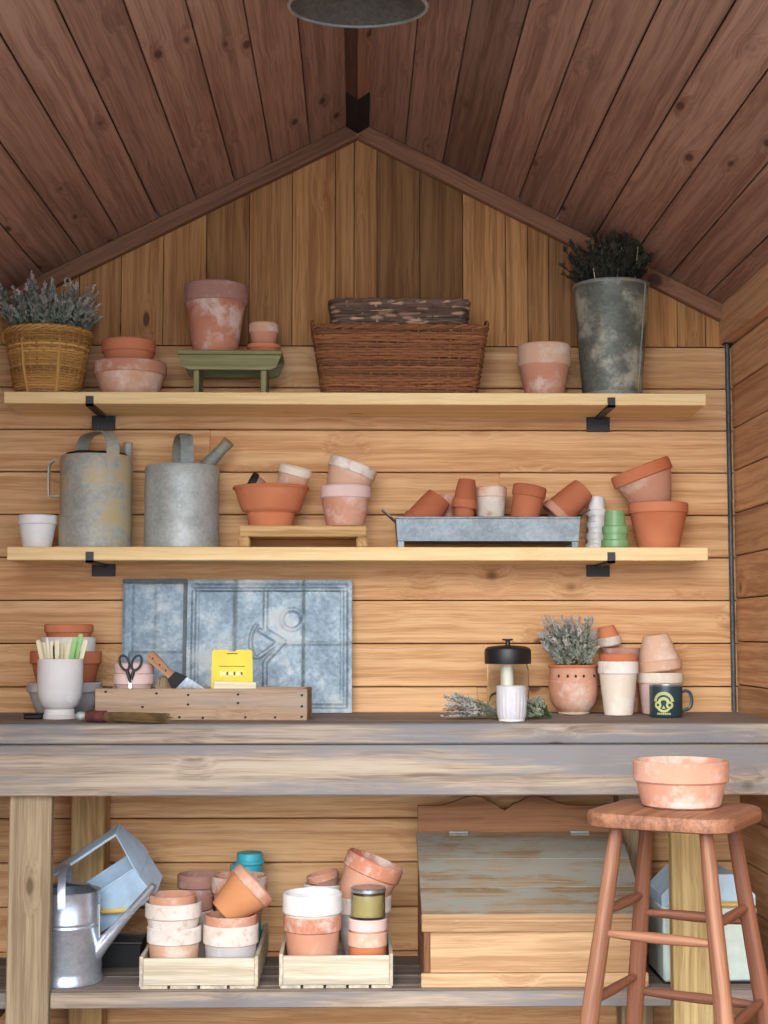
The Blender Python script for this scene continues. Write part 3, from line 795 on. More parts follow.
b2 = pot('little mauve pot with dark rim lying on its side in the orange bowl', at(265, 482, Y).x, Y - .030, ZS + .074, 11 * k, 17 * k, 6 * k, 7 * k, 'tcmauve', 'blackm', 'little pots in the bowl', rot=(R_(12), R_(-62), 0))
set_top(b2, 268, 474, Y, (bowl, b1))
b3 = pot('little plain terracotta pot tipped in the orange bowl, leftmost of three', at(252, 485, Y).x, Y + .006, ZS + .024, 9 * k, 18 * k, 5 * k, 6 * k, 'tc', 'tc', 'little pots in the bowl', rot=(R_(-10), R_(40), 0), flip=True)
set_top(b3, 254, 480, Y, (bowl, b1, b2))
# tilted pair on the stand
a = PT('pinkish terracotta pot with whitened rim, upright on the rustic stand', 320, 371, 484, Y, ZS, 13, 38, 'tcdusty', 'pinkclay')
b = pot('whitened terracotta pot tilted inside the pink pot on the rustic stand', at(343, 480, Y).x, Y, ZS + .035, 25 * k, 33 * k, 11 * k, 17.5 * k, 'tcpale', 'lime', None, rot=(0, R_(20), 0))
settle(b, (a,))

# zinc trough with pots
Y = -.105; XA, XB = at(396, 530, Y - .065).x, at(580, 530, Y - .065).x; hw = (XB - XA) / 2
zt = at(490, 518, Y - .07).z - ZL
t = thing('zinc_tray', 'long grey zinc tray with end handles on the lower shelf, full of pots', 'tray', ((XA + XB) / 2, Y, ZL + .0006))
trayobj = t; fz = .016
def open_box(w, d, z0, z1, th, flare=0.0):
    """hollow open box: walls and floor as one body"""
    mb = MB(); a, b = w / 2, d / 2; f = flare
    out0 = [(-a + f, -b + f, z0), (a - f, -b + f, z0), (a - f, b - f, z0), (-a + f, b - f, z0)]
    out1 = [(-a, -b, z1), (a, -b, z1), (a, b, z1), (-a, b, z1)]
    in1 = [(-a + th, -b + th, z1), (a - th, -b + th, z1), (a - th, b - th, z1), (-a + th, b - th, z1)]
    in0 = [(-a + f + th, -b + f + th, z0 + th), (a - f - th, -b + f + th, z0 + th), (a - f - th, b - f - th, z0 + th), (-a + f + th, b - f - th, z0 + th)]
    vs_ = out0 + out1 + in1 + in0; fs = [(3, 2, 1, 0), (12, 13, 14, 15)]
    for r in range(3):
        for i in range(4): j = (i + 1) % 4; fs.append((4 * r + i, 4 * r + j, 4 * r + 4 + j, 4 * r + 4 + i))
    mb.add(vs_, fs); return mb
obj('body', open_box(2 * hw, .142, fz, zt, .0025, .004), 'traym', t, False)
mb = MB(); mb.tube([(-hw, -.071, zt), (hw, -.071, zt), (hw, .071, zt), (-hw, .071, zt)], .003, 8, closed=True); obj('rolled_edge', mb, 'traym', t)
for s in (-1, 1):
    for y in (-.058, .058):
        mb = MB(); mb.box(s * (hw - .012) - .008, s * (hw - .012) + .008, y - .006, y + .006, 0, fz - .0004, 2, 1, .001); obj('foot', mb, 'traym', t, False)
    mb = MB(); strap(mb, [((s * hw, -.03, zt - .008), (0, 1, 0)), ((s * (hw + .012), 0, zt + .006), (0, 1, 0)), ((s * (hw + .032), 0, zt + .024), (0, 1, 0))], .05, .0015); obj('handle', mb, 'zincdark', t, False)
ZT = ZL + fz + .0035
G = 'pots in the zinc tray'
def tp(label, xc, dia, hpx, rimpx, bw, body, rim, ry=0, flip=False, dy=0, zs=ZT, rx=0, sup=()):
    Yp = Y + dy; kk = K(Yp)
    p = pot(label, at(xc, 505, Yp).x, Yp, zs, dia / 2 * kk, hpx * kk, rimpx * kk, bw / 2 * kk, body, rim, G, rot=(R_(rx), R_(ry), 0), flip=flip)
    settle(p, tuple(sup), floor=zs); return p
t4 = tp('pale-rimmed terracotta pot with white crust upright in the middle of the zinc tray', 490.5, 33, 55, 11, 24, 'lime', 'tcpale', dy=.022)
t3 = tp('rounded stacked terracotta pot in zinc tray, left of the white-crusted pot, lower one', 464, 25, 41, 12, 18, 'tcdark', 'tcdark', flip=True, dy=-.028)
t3b = tp('small terracotta pot turned over on top of another in the zinc tray', 464, 25, 30, 10, 17, 'tcdark', 'tcdark', flip=True, ry=6, dy=-.028, zs=top_of(t3) - .03, sup=(t3,))
t2_ = tp('small pale pink pot turned upside down in the zinc tray', 441, 25, 46, 9, 17, 'tcdusty', 'tcpale', flip=True, ry=8, dy=.032)
t5 = tp('terracotta pot leaning right in the zinc tray, right of white-crusted pot', 521, 34, 54, 12, 25, 'tcdark', 'tcdark', ry=10, dy=-.022)
t1 = tp('terracotta pot leaning over at the left end of the zinc tray', 415, 37, 42, 12, 26, 'tcdark', 'tcdark', ry=36, flip=True, dy=-.020, sup=(trayobj,))
t6 = tp('terracotta pot with white ring lying at the right end of the zinc tray', 554, 35, 42, 9, 25, 'tcdark', 'tcdusty', ry=46, dy=.026, flip=True, sup=(trayobj,))
k = K(Y)

# plastic stacks
def stack(labels, xc, Yp, z, dia, hpx, n, stepx, body, group, shrink=.955):
    prev = None
    for i in range(n):
        kk = K(Yp); s_ = shrink ** i
        p = pot(labels[i], at(xc, 530, Yp).x, Yp, z, dia / 2 * kk * s_, hpx * kk, hpx * .36 * kk, dia * .37 * kk * s_, body, body, group, flip=True, lip=.0042, wall=.0014, seg=28)
        if prev: p.location.z = prev.location.z + stepx * kk; settle(p, (prev,), step=.001)
        prev = p
    return prev
stack(['white pot turned over on the lower shelf, bottom of the white stack', 'white pot second from the bottom of the white stack', 'white pot third from the bottom of the white stack', 'white pot on top of the white stack beside the green pots'], 597, -.048, ZL, 24, 20, 4, 9, 'white', 'white stacked pots')
stack(['green pot turned over on the lower shelf, lower of two', 'green pot on top of the other green pot'], 615, -.155, ZL, 28, 24, 2, 9, 'greenp', 'green stacked pots', .93)
# big tilted pair
a = PT('large orange terracotta pot at the right end of the lower shelf', 628, 688, 501, -.1, ZL, 11, 40, 'tc', 'tc', wall=.005)
k = K(-.1)
b = pot('dusty terracotta pot tilted inside the large one at the right shelf end', at(656, 480, -.1).x, -.1, ZL + .03, 31 * k, 47 * k, 13 * k, 16 * k, 'tcdusty', 'tc', rot=(0, R_(-21), 0), wall=.004)
settle(b, (a,))

# ------------------------------------------------------------------ on the bench
# stack of pots at the left
Y = -.125; k = K(Y); G = 'stacked pots behind the white planter'
a = PT('grey limed flower pot standing on the bench, bottom of the left stack', 28, 102, 681, Y, BZ, 10, 54, 'greyclay', 'greyclay', G, wall=.004)
b = PT('orange terracotta pot nested in the grey limed pot behind the white planter', 31, 101, 651, Y, BZ + .012, 13, 44, 'tc', 'tc', G, h=54, wall=.004)
b.location.z = at(66, 651, Y).z - 54 * k; settle(b, (a,))
c = PT('white pot nested between two terracotta pots at the left of the bench', 41, 95, 637, Y, b.location.z + .010, 16, 30, 'white', 'white', G, h=58, wall=.004)
c.location.z = max(c.location.z, at(68, 637, Y).z - 58 * k); settle(c, (a, b))
d = PT('shallow terracotta pot on top of the left stack', 45, 93, 624, Y, 0, 9, 30, 'tc', 'tc', G, h=36)
d.location.z = at(68, 624, Y).z - 36 * k; settle(d, (b, c))
# white pedestal planter with labels
Y = -.285; k = K(Y); X = at(60, 690, Y).x; H = at(60, 659, Y).z - BZ; R1 = 22.3 * k
t = thing('pedestal_planter', 'chalky white round-bottomed planter on a foot at the left end of the bench', 'planter', (X, Y, BZ + .0006))
mb = MB(); mb.lathe([(R1 * .62, H * .17), (R1 * .82, H * .23), (R1 * .96, H * .36), (R1, H * .5), (R1, H - .003), (R1 - .002, H), (R1 - .005, H - .002), (R1 - .006, H * .4), (R1 * .5, H * .24), (0, H * .23), (0, H * .165)], 44); obj('bowl', mb, 'stone', t)
mb = MB(); mb.lathe([(0, 0), (R1 * .74, 0), (R1 * .76, H * .06), (R1 * .70, H * .07), (R1 * .66, H * .10), (R1 * .66, H * .164), (0, H * .164)], 44); obj('foot', mb, 'stone', t)
pl = t
labs = [(38, 640, 'pale'), (43, 642, 'p'), (47, 638, 'thin'), (52, 641, 'p'), (57, 640, 'p'), (61, 643, 'p'), (65, 640, 'p'), (70, 641, 'p'), (75, 637, 'g'), (81, 634, 'g'), (86, 640, 'p'), (55, 645, 'p')]
kinds_l = ['leftmost', 'second from the left', 'thin one third from the left', 'fourth from the left', 'fifth from the left', 'middle one', 'just right of the middle', 'just left of the green ones', 'shorter green one', 'tallest green one', 'rightmost', 'short one in front']
for i, (px, py, kd) in enumerate(labs):
    yo = (-.010, .008, -.002, .014)[i % 4] if kd != 'p' else (-.014, .006, .016, -.004)[i % 4]
    base = Vector((X + (px - 61) / 24 * R1 * .36, Y + yo, BZ + H * .27)); tip = at(px, py, Y + yo)
    tip = base + (tip - base)
    w_ = .0052 if kd != 'thin' else .003
    dirv = (tip - base); Ln = dirv.length; ang = math.atan2(dirv.x, dirv.z)
    nm = 'plant_label'
    la = ('green' if kd == 'g' else 'pale wooden') + ' plant label stick in the white pedestal planter, ' + kinds_l[i]
    tt = thing(nm, la, 'plant label', base, (0, ang, 0), 'plant labels in the white planter')
    mb = MB(); mb.prism([(-w_, 0.004), (0, 0), (w_, 0.004), (w_, Ln - .003), (w_ * .6, Ln), (-w_ * .6, Ln), (-w_, Ln - .003)], -.0008, .0008, axis=2); obj('stick', mb, 'pgreen' if kd == 'g' else 'label', tt, False)
# black pad
t = thing('black_sponge', 'small flat black block lying on the bench left of the white planter', 'block', (*at(34, 717, -.30).xy, BZ + .0006))
mb = MB(); mb.box(-.021, .021, -.014, .014, 0, .011, 0, 1, .003); obj('pad', mb, 'blackm', t)
mb = MB(); mb.box(-.022, .022, -.015, .015, .0112, .0135, 0, 1, .001); obj('cover', mb, 'black', t)
# long old crate
Y = -.305; zc = BZ
XA, XB = at(95, 705, Y - .065).x, at(309, 705, Y - .065).x; hw = (XB - XA) / 2
t = thing('wooden_crate', 'long narrow old wooden crate with nail heads on the bench', 'crate', ((XA + XB) / 2, Y + .008, BZ + .0006), (0, 0, R_(-3)))
CH = at(200, 689, Y - .06).z - BZ; longcrate = t
for s in (-1, 1):
    mb = MB(); mb.box(-hw, hw, s * .062 - .006, s * .062 + .006, 0, CH, 0, 1, .0015); obj('side_board', mb, 'oldcrate', t, False)
    mb = MB(); mb.box(s * (hw - .0065) - .006, s * (hw - .0065) + .006, -.0555, .0555, 0, CH, 1, .75, .0015); obj('end_board', mb, 'oldcrate', t, False)
mb = MB(); mb.box(-hw + .013, hw - .013, -.0555, .0555, .001, .009, 0, .8); obj('bottom_board', mb, 'oldcrate', t, False)
mb = MB()
for q in ((-.9, .9), (-.42, .85), (-.12, .8), (-.12, .5), (.35, .82), (.35, .55), (.95, .8), (.95, .45), (.95, .12), (-.55, .42), (-.2, .1), (.02, .08), (.42, .1), (.7, .1)):
    mb.ball((q[0] * hw, -.0683, q[1] * CH), (.0036, .0009, .003), 1)
obj('nail_heads', mb, 'blackm', t)
ZC = BZ + .010
# in the crate: pink pots, scissors, scraper, twine, packet, slip
Yc = -.288; k = K(Yc); G = 'pink pots in the long crate'
o_ = pot('orange clay pot in the long crate, bottom of the pink stack', at(133, 680, Yc).x, Yc, ZC, 18 * k, 22 * k, 10 * k, 14 * k, 'orange', 'orange', G, wall=.003)
a = pot('pale pink clay pot in the middle of the stack in the long crate', at(134, 680, Yc).x, Yc, ZC + .012, 20 * k, 26 * k, 11 * k, 12 * k, 'pinkclay', 'pinkclay', G, wall=.003)
settle(a, (o_,), step=.001)
b = pot('pale pink clay pot on top of the stack in the long crate, behind the scissors', at(134, 680, Yc).x, Yc, ZC + .02, 19.5 * k, 26 * k, 11 * k, 11 * k, 'pinkclay', 'pinkclay', G, wall=.003)
set_top(b, 134, 665, Yc, (a, o_))
# scissors, points down in the pink pot
st_ = at(133, 684, Yc - .01)
t = thing('scissors', 'black-handled scissors standing points down in front of the pink pots', 'scissors', (st_.x, Yc - .0512, ZC + .001), (0, 0, 0))
hz = at(133, 655, Yc - .053).z - t.location.z
for s in (-1, 1):
    mb = MB(); pts = []
    for i in range(20):
        a_ = 2 * PI * i / 20; pts.append((s * .0135 + .0105 * math.cos(a_) + s * .004 * math.sin(a_), s * .0015, hz - .0175 + .0165 * math.sin(a_)))
    mb.tube(pts, .0028, 8, closed=True); mb.tube([(s * .008, s * .0015, hz - .033), (s * .002, s * .0015, hz - .052), (-s * .001, s * .0015, hz - .062)], [.004, .0042, .0032], 8); hnd = obj('handle', mb, 'black', t)
    mb = MB(); mb.prism([(-s * .004, hz - .055), (s * .004, hz - .055), (s * .0005, .001), (-s * .0005, .001)], s * .0015 - .0007, s * .0015 + .0007); obj('blade', mb, 'steel', t, False)
mb = MB(); mb.ball((0, -.003, hz - .058), (.002, .0012, .002), 1); obj('pivot_screw', mb, 'steel', t)
# scraper
p0, p1 = at(156, 654, Yc - .032), at(193, 690, Yc - .032); d_ = (p1 - p0); ang = math.atan2(d_.x, -d_.z)
t = thing('scraper', 'wooden-handled scraper with steel blade leaning head down in the long crate', 'scraper', p1 + Vector((0, 0, -.018)), (R_(6), -ang, 0))
Ln = d_.length
mb = MB(); mb.prism([(-.009, Ln * .58), (.009, Ln * .58), (.0085, Ln * .75), (.012, Ln * 1.05), (.011, Ln * 1.14), (.004, Ln * 1.18), (-.004, Ln * 1.18), (-.011, Ln * 1.14), (-.012, Ln * 1.05), (-.0085, Ln * .75)], -.007, .007, axis=2); h_ = obj('handle', mb, 'handlew', t, False)
mb = MB()
for f in (.72, .88, 1.06): mb.ball((0, -.0072, Ln * f), (.0024, .001, .0024), 1)
obj('rivets', mb, 'blackm', h_)
mb = MB(); mb.prism([(-.022, Ln * .34), (.022, Ln * .34), (.012, Ln * .575), (-.012, Ln * .575)], -.005, .005); obj('ferrule', mb, 'blackm', t, False)
mb = MB(); mb.prism([(-.030, -.03), (.034, -.03), (.022, Ln * .338), (-.022, Ln * .338)], -.0012, .0012); obj('blade', mb, 'steel', t, False)
settle(t, (a, b, o_, longcrate), floor=ZC, step=.001)
# twine ball
t = thing('twine_bundle', 'bundle of pale jute twine in the long crate between pink pots and scraper', 'twine', (at(164, 690, Yc + .02).x, Yc + .014, ZC + .0435))
mb = MB(); sc3 = Matrix.Diagonal((.0205, .0205, .042, 1))
for j in range(30):
    rm = sc3 @ Matrix.Rotation(random.uniform(0, PI), 4, 'X') @ Matrix.Rotation(random.uniform(0, PI), 4, 'Y') @ Matrix.Rotation(random.uniform(0, PI), 4, 'Z')
    mb.tube([rm @ Vector((math.cos(2 * PI * i / 28), math.sin(2 * PI * i / 28), random.uniform(-.04, .04))) for i in range(28)], .0018, 5, closed=True)
mb.ball((0, 0, 0), (.0195, .0195, .040), 2); obj('windings', mb, 'jute', t)
settle(t, (a, b, o_, longcrate), step=.001, lim=12)
# yellow packet
Yp = -.285; k = K(Yp); w2_ = 20.5 * k; bx = at(232, 690, Yp).x; zt = at(232, 650, Yp).z
t = thing('seed_packet', 'bright yellow paper packet with hang hole standing in the long crate', 'packet', (bx, Yp, ZC + .0006))
hh = zt - ZC
mb = MB(); hole = []
mb.prism([(-w2_, 0), (w2_, 0), (w2_, hh * .5), (w2_ * .97, hh * .97), (w2_ * .9, hh), (w2_ * .22, hh), (w2_ * .14, hh - .004), (-w2_ * .14, hh - .004), (-w2_ * .22, hh), (-w2_ * .9, hh), (-w2_ * .97, hh * .97), (-w2_, hh * .5)], -.003, .003); obj('envelope', mb, 'yellow', t, False)
mb = MB(); mb.box(-w2_ * .26, w2_ * .26, -.0036, -.0031, hh - .010, hh - .0075); obj('hang_slot', mb, 'ink', t, False)
mb = MB(); x = -w2_ * .62
while x < w2_ * .6:
    l_ = random.uniform(.002, .005); mb.box(x, min(x + l_, w2_ * .62), -.0036, -.0031, hh * .735, hh * .748); x += l_ + .0008
obj('small_print', mb, 'ink', t, False)
mb = MB(); mb.box(-w2_ * .5, w2_ * .5, -.0036, -.0031, hh * .60, hh * .655, bevel=.0002)
for q in (-.55, -.25, .1, .45): mb.box(w2_ * q - .001, w2_ * q + .003, -.0036, -.0031, hh * .58, hh * .67)
obj('title_print', mb, 'yellowpale', t, False)
pk = t
t = thing('wooden_slip', 'pale wooden slip lying across the crate in front of the yellow packet', 'slip', (at(234, 686, -.33).x, -.33, ZC + .0006), (R_(-4), R_(2), 0))
hz = at(234, 683, -.33).z - ZC
mb = MB(); mb.box(-.048, .048, -.003, .003, 0, hz, 0, 1, .0015); obj('slip', mb, 'label', t, False)
settle(t, (pk, longcrate))
# hand broom
pA, pB = Vector((*at(79, 716, -.425).xy, BZ + .0135)), Vector((*at(171, 724, -.485).xy, BZ + .010))
t = thing('hand_broom', 'hand broom with red binding and brown bristles lying along the bench front', 'broom', pA)
d_ = pB - pA; L_ = d_.length; t.rotation_euler = (0, 0, math.atan2(d_.y, d_.x))
mb = MB(); mb.ball((.004, 0, 0), (.012, .0105, .0105), 2); mb.tube([(.008, 0, 0), (.024, 0, 0)], [.009, .008], 12); obj('knob', mb, 'galv', t)
mb = MB()
for i in range(9): xx = .022 + i * .005; mb.tube([(xx + .003 * math.cos(2 * PI * j / 16) * .2, (.0105 + i * .0006) * math.cos(2 * PI * j / 16), .0105 * math.sin(2 * PI * j / 16)) for j in range(16)], .0026, 6, closed=True)
mb.tube([(.02, 0, 0), (.066, 0, 0)], [.009, .0115], 12); obj('binding', mb, 'red', t)
mb = MB()
for i in range(420):
    a_ = random.uniform(0, 2 * PI); q = math.sqrt(random.random()); l2 = random.uniform(.62, 1.0) * L_
    s0 = Vector((.060, .010 * q * math.cos(a_), .010 * q * math.sin(a_))); s1 = Vector((l2, .028 * q * math.cos(a_) - .006, .0105 * q * math.sin(a_) - .001))
    m_ = s0.lerp(s1, .5) + Vector((0, random.uniform(-.003, .003), random.uniform(-.001, .002))); mb.tube([s0, m_, s1], [.0008, .0007, .0005], 3)
obj('bristles', mb, 'bristle', t)
settle(t, (), floor=BZ)

# zinc panels against the wall
def relief(name, w, h, fn, nx, ny, mat, parent, th=.003):
    mb = MB(); vs_, fs = [], []
    for j in range(ny + 1):
        for i in range(nx + 1):
            u, v = i / nx, j / ny; vs_.append((u * w, -fn(u, v), v * h))
    n0 = len(vs_)
    for j in range(ny + 1):
        for i in range(nx + 1): vs_.append((i / nx * w, th, j / ny * h))
    N = nx + 1
    for j in range(ny):
        for i in range(nx):
            q = (j * N + i, j * N + i + 1, (j + 1) * N + i + 1, (j + 1) * N + i); fs.append(q); fs.append(tuple(n0 + x for x in reversed(q)))
    rim_ = [i for i in range(N)] + [j * N + nx for j in range(1, ny + 1)] + [ny * N + i for i in range(nx - 1, -1, -1)] + [j * N for j in range(ny - 1, 0, -1)]
    for a_, b_ in zip(rim_, rim_[1:] + rim_[:1]): fs.append((a_, n0 + a_, n0 + b_, b_))
    mb.add(vs_, fs); return obj(name, mb, mat, parent, True)
def sm(x, a, b):
    t_ = max(0, min(1, (x - a) / (b - a))); return t_ * t_ * (3 - 2 * t_)
def seg_d(u, v, a, b):
    ax, ay, bx_, by = *a, *b; dx, dy = bx_ - ax, by - ay; t_ = max(0, min(1, ((u - ax) * dx + (v - ay) * dy) / (dx * dx + dy * dy)))
    return math.hypot(u - ax - t_ * dx, v - ay - t_ * dy)
yb = -.040
X0 = at(122, 640, -.02).x; X1 = at(187, 640, -.02).x; Hh = at(150, 579, -.012).z - BZ
def f_left(u, v):
    d = .004 * (1 - sm(u, .0, .05)) + .006 * (1 - sm(1 - v, .0, .03)) - .004 * sm(u, .12, .2) + .0015 * sm(u, .46, .54) + .0015 * (abs(v - .46) < .012)
    d += .004 * (1 - sm(1 - u, 0, .05)) + .004 * (1 - sm(abs(v - .40), .03, .07)) * (u < .12)
    return d + .003
t = thing('zinc_sheet', 'narrow blue-grey pressed zinc sheet leaning on the wall, behind the wide one', 'metal sheet', (X0, -.020, BZ + .0006), (R_(-2.2), 0, 0), 'pressed zinc sheets on the bench')
relief('sheet', X1 - X0, Hh, f_left, 50, 90, 'zinc', t)
mb = MB(); w_ = X1 - X0; mb.box(0, w_, -.0118, -.0102, Hh - .012, Hh - .002, 0); mb.box(w_ - .010, w_ - .001, -.0118, -.0102, .0, Hh - .013, 2); obj('dark_edge', mb, 'zincdark', t, False)
X0 = at(187, 640, -.035).x; X1 = at(352, 640, -.035).x; W2 = X1 - X0; asp = W2 / Hh
def f_right(u, v):
    uu = u * asp; e = min(uu, asp - uu, v, 1 - v)
    d = .003 + .006 * (1 - sm(e, .025, .045)) + .003 * (1 - sm(abs(e - .075), .006, .018))
    d += .0035 * (1 - sm(abs(v - .93), .008, .02)) * (e > .03)
    d += .007 * sm(u, .27, .31) * (1 - sm(u, .31, .52)) + .008 * sm(u, .69, .72) * (1 - sm(u, .72, .95))
    pts_ = (((.475 * asp, .93), (.475 * asp, .62)), ((.475 * asp, .62), (.59 * asp, .535)), ((.475 * asp, .38), (.59 * asp, .535)), ((.475 * asp, .38), (.475 * asp, .05)), ((.44 * asp, .62), (.56 * asp, .53)), ((.44 * asp, .42), (.56 * asp, .53)))
    dm = min(seg_d(uu, v, a_, b_) for a_, b_ in pts_)
    d += .0045 * (1 - sm(dm, .008, .022))
    arc = abs(math.hypot(uu - .56 * asp, v - .53) - .215)
    if uu < .47 * asp and abs(v - .53) < .13: d += .004 * (1 - sm(arc, .006, .018))
    if u > .56: d += .003 * (1 - sm(abs(v - .52), .006, .016))
    r_ = math.hypot(uu - .635 * asp, v - .70); d += -.003 * (1 - sm(r_, .05, .085)) + .003 * (1 - sm(abs(r_ - .075), .008, .02))
    return .003 + (d - .003) * .6
t = thing('zinc_sheet', 'wide blue-grey embossed zinc sheet leaning on the wall behind the yellow packet', 'metal sheet', (X0, -.050, BZ + .0006), (R_(-4.2), 0, 0), 'pressed zinc sheets on the bench')
relief('sheet', W2, Hh - .003, f_right, 170, 120, 'zinc', t)

# glass jar with black lid
Y = -.20; k = K(Y); X = at(508, 690, Y).x; R1 = 21 * k; zl = at(508, 664, Y - .05).z - BZ
t = thing('storage_jar', 'clear glass jar with wide black lid on the bench', 'jar', (X, Y, BZ + .0006))
mb = MB(); mb.lathe([(0, 0), (R1 - .003, 0), (R1, .004), (R1, zl - .012), (R1 - .003, zl - .004), (R1 - .003, zl + .004), (R1 - .005, zl + .004), (R1 - .0055, zl - .006), (R1 - .0025, zl - .014), (R1 - .0025, .006), (R1 - .005, .003), (0, .003)], 44); obj('glass', mb, 'jglass', t)
mb = MB(); Rl = 23.2 * k; mb.lathe([(0, zl + .006), (R1 - .001, zl + .006), (R1 - .001, zl - .001), (Rl - .001, zl - .001), (Rl, zl + .002), (Rl, zl + 12 * k), (Rl * .97, zl + 14.5 * k), (Rl * .85, zl + 16.5 * k), (Rl * .3, zl + 18 * k), (0, zl + 18 * k)], 44); lid_ = obj('lid', mb, 'black', t)
mb = MB(); zz = zl + 18 * k; mb.lathe([(0, zz), (2.6 * k, zz), (2.2 * k, zz + 3 * k), (2.4 * k, zz + 4.3 * k), (5.5 * k, zz + 5 * k), (5.2 * k, zz + 6.3 * k), (0, zz + 6.6 * k)], 20); obj('knob', mb, 'black', lid_)
t = thing('candle', 'cream pillar candle inside the black-lidded glass jar', 'candle', (X - .002, Y, BZ + .0042))
zc_ = zl - .012
mb = MB(); mb.lathe([(0, 0), (6.5 * k, 0), (6.5 * k, zc_ - .002), (6.0 * k, zc_), (2 * k, zc_ - .003), (0, zc_ - .003)], 24); obj('wax', mb, 'candle', t)
mb = MB(); mb.tube([(0, 0, zc_ - .003), (.0005, 0, zc_ + .005)], .0009, 5); obj('wick', mb, 'blackm', t)
# ribbed cup
Y = -.40; k = K(Y); X = at(511.5, 700, Y).x; R1 = 15 * k; H = at(511, 686, Y).z - BZ
t = thing('ribbed_cup', 'grey-white ribbed ceramic cup standing in front of the glass jar', 'cup', (X, Y, BZ + .0006))
mb = MB(); seg = 96; prof = [(0, 0), (R1 * .80, 0), (R1 * .84, .003), (R1 * .94, H * .18), (R1 * .98, H * .5), (R1, H * .86), (R1, H - .001), (R1 - .0015, H), (R1 - .003, H - .001), (R1 * .85, H * .15), (R1 * .7, .006), (0, .006)]
v_, f_ = lathe(prof, seg)
v3 = []
for p in v_:
    r = math.hypot(p[0], p[1])
    if .012 * H < p[2] and H * .1 < p[2] < H * .84 and r > R1 * .86:
        a_ = math.atan2(p[1], p[0]); s_ = 1 + .035 * math.cos(22 * a_); p = (p[0] * s_, p[1] * s_, p[2])
    v3.append(p)
mb.add(v3, f_); obj('body', mb, 'ribbed', t)
mb = MB(); mb.lathe([(R1 * .78, .0003), (R1 * .86, .0003), (R1 * .885, .0045), (R1 * .845, .0045)], 40, True); obj('foot_band', mb, 'white', t)
# lavender bunches lying on the bench
def bunch(label, p0, p1, n, seed, green=False, group='lavender bunches on the bench'):
    random.seed(seed); p0, p1 = Vector(p0), Vector(p1); d_ = p1 - p0; L_ = d_.length
    t = thing('lavender_bunch', label, 'dried flowers', p0, (0, 0, math.atan2(d_.y, d_.x)), group)
    st, lf, bd = MB(), MB(), MB()
    for i in range(n):
        s0 = Vector((random.uniform(-.01, .02), random.uniform(-.006, .006), random.uniform(.003, .012)))
        s1 = Vector((L_ * random.uniform(.75, 1.02), random.uniform(-.034, .034), random.uniform(.004, .058)))
        pts = [s0, s0.lerp(s1, .5) + Vector((0, 0, random.uniform(0, .012))), s1]; st.tube(pts, [.0009, .0008, .0006], 4)
        ax = (s1 - s0).normalized()
        for j in range(12):
            u = random.uniform(.1, .75); q = s0.lerp(s1, u) + Vector((0, 0, .004)); lf.blade(q, ax + Vector((random.uniform(-.7, .7), random.uniform(-.7, .7), random.uniform(-.1, .7))), .016, .0014)
        for j in range(14):
            u = random.uniform(.6, 1.0); q = s0.lerp(s1, u) + Vector((0, 0, .002)); bd.blade(q, ax * .5 + Vector((random.uniform(-1, 1), random.uniform(-1, 1), random.uniform(-.1, 1))), .0075, .0026, .8)
    obj('stems', st, 'leaf' if green else 'stem', t); obj('leaves', lf, 'leaf' if green else 'lav', t); obj('flower_spikes', bd, 'lavbud' if not green else 'lav', t)
    settle(t, (), floor=BZ); return t
bunch('grey lavender bunch lying left of the ribbed cup on the bench', (*at(508, 712, -.305).xy, BZ), (*at(446, 718, -.35).xy, BZ), 48, 3)
bunch('greener lavender bunch lying right of the ribbed cup on the bench', (*at(549, 715, -.29).xy, BZ), (*at(524, 712, -.335).xy, BZ), 40, 4, True)
random.seed(21)
# terracotta pot with lavender
Y = -.10; k = K(Y); X = at(573.5, 690, Y).x; R1 = 24.5 * k; H = at(573, 665, Y).z - BZ
t = thing('round_planter', 'rounded terracotta planter with pierced holes, holding grey lavender on the bench', 'planter', (X, Y, BZ + .0006))
mb = MB(); mb.lathe([(0, .004), (R1 * .5, .004), (R1 * .62, .006), (R1 * .86, H * .2), (R1 * .97, H * .38), (R1, H * .55), (R1 * .96, H * .9), (R1 * .985, H - .004), (R1 * .86, H - .003), (R1 * .84, H * .5), (R1 * .5, .012), (0, .012)], 44); obj('body', mb, 'tcdusty', t)
mb = MB(); mb.lathe([(R1 * .86, H - .008), (R1 * 1.0, H - .007), (R1 * 1.035, H - .003), (R1 * 1.0, H), (R1 * .87, H)], 44, True); obj('rim', mb, 'tc', t)
mb = MB(); mb.lathe([(0, 0), (R1 * .6, 0), (R1 * .64, .003), (R1 * .56, .0055), (0, .0055)], 36); obj('foot', mb, 'cream', t)
mb = MB(); mb.lathe([(R1 * .955, H * .66), (R1 * 1.0, H * .655), (R1 * 1.0, H * .68), (R1 * .96, H * .685)], 44, True); obj('ridge_band', mb, 'tcdusty', t)
mb = MB()
for a_ in (-2.35, -1.95, -1.62, -1.28, -.72): mb.ball((R1 * .972 * math.cos(a_), R1 * .972 * math.sin(a_), H * .78), (.0035, .0035, .004), 1)
obj('pierced_holes', mb, 'blackm', t)
mb = MB(); mb.lathe([(0, H - .016), (R1 * .835, H - .016), (R1 * .835, H - .012), (0, H - .009)], 30); obj('soil', mb, 'soil', t)
st, lf, bd = sprigs(84, R1 * .62, .125, .040, 44, .013, .0026, top=.3, budn=16, budlen=.008, lean=(-.016, 0), hvar=.65)
p = thing('lavender_plant', 'dusty grey lavender growing in the pierced terracotta planter', 'plant', (X, Y, BZ + H - .006))
obj('stems', st, 'stem', p); obj('leaves', lf, 'lav', p); obj('flower_spikes', bd, 'lavbud', p)
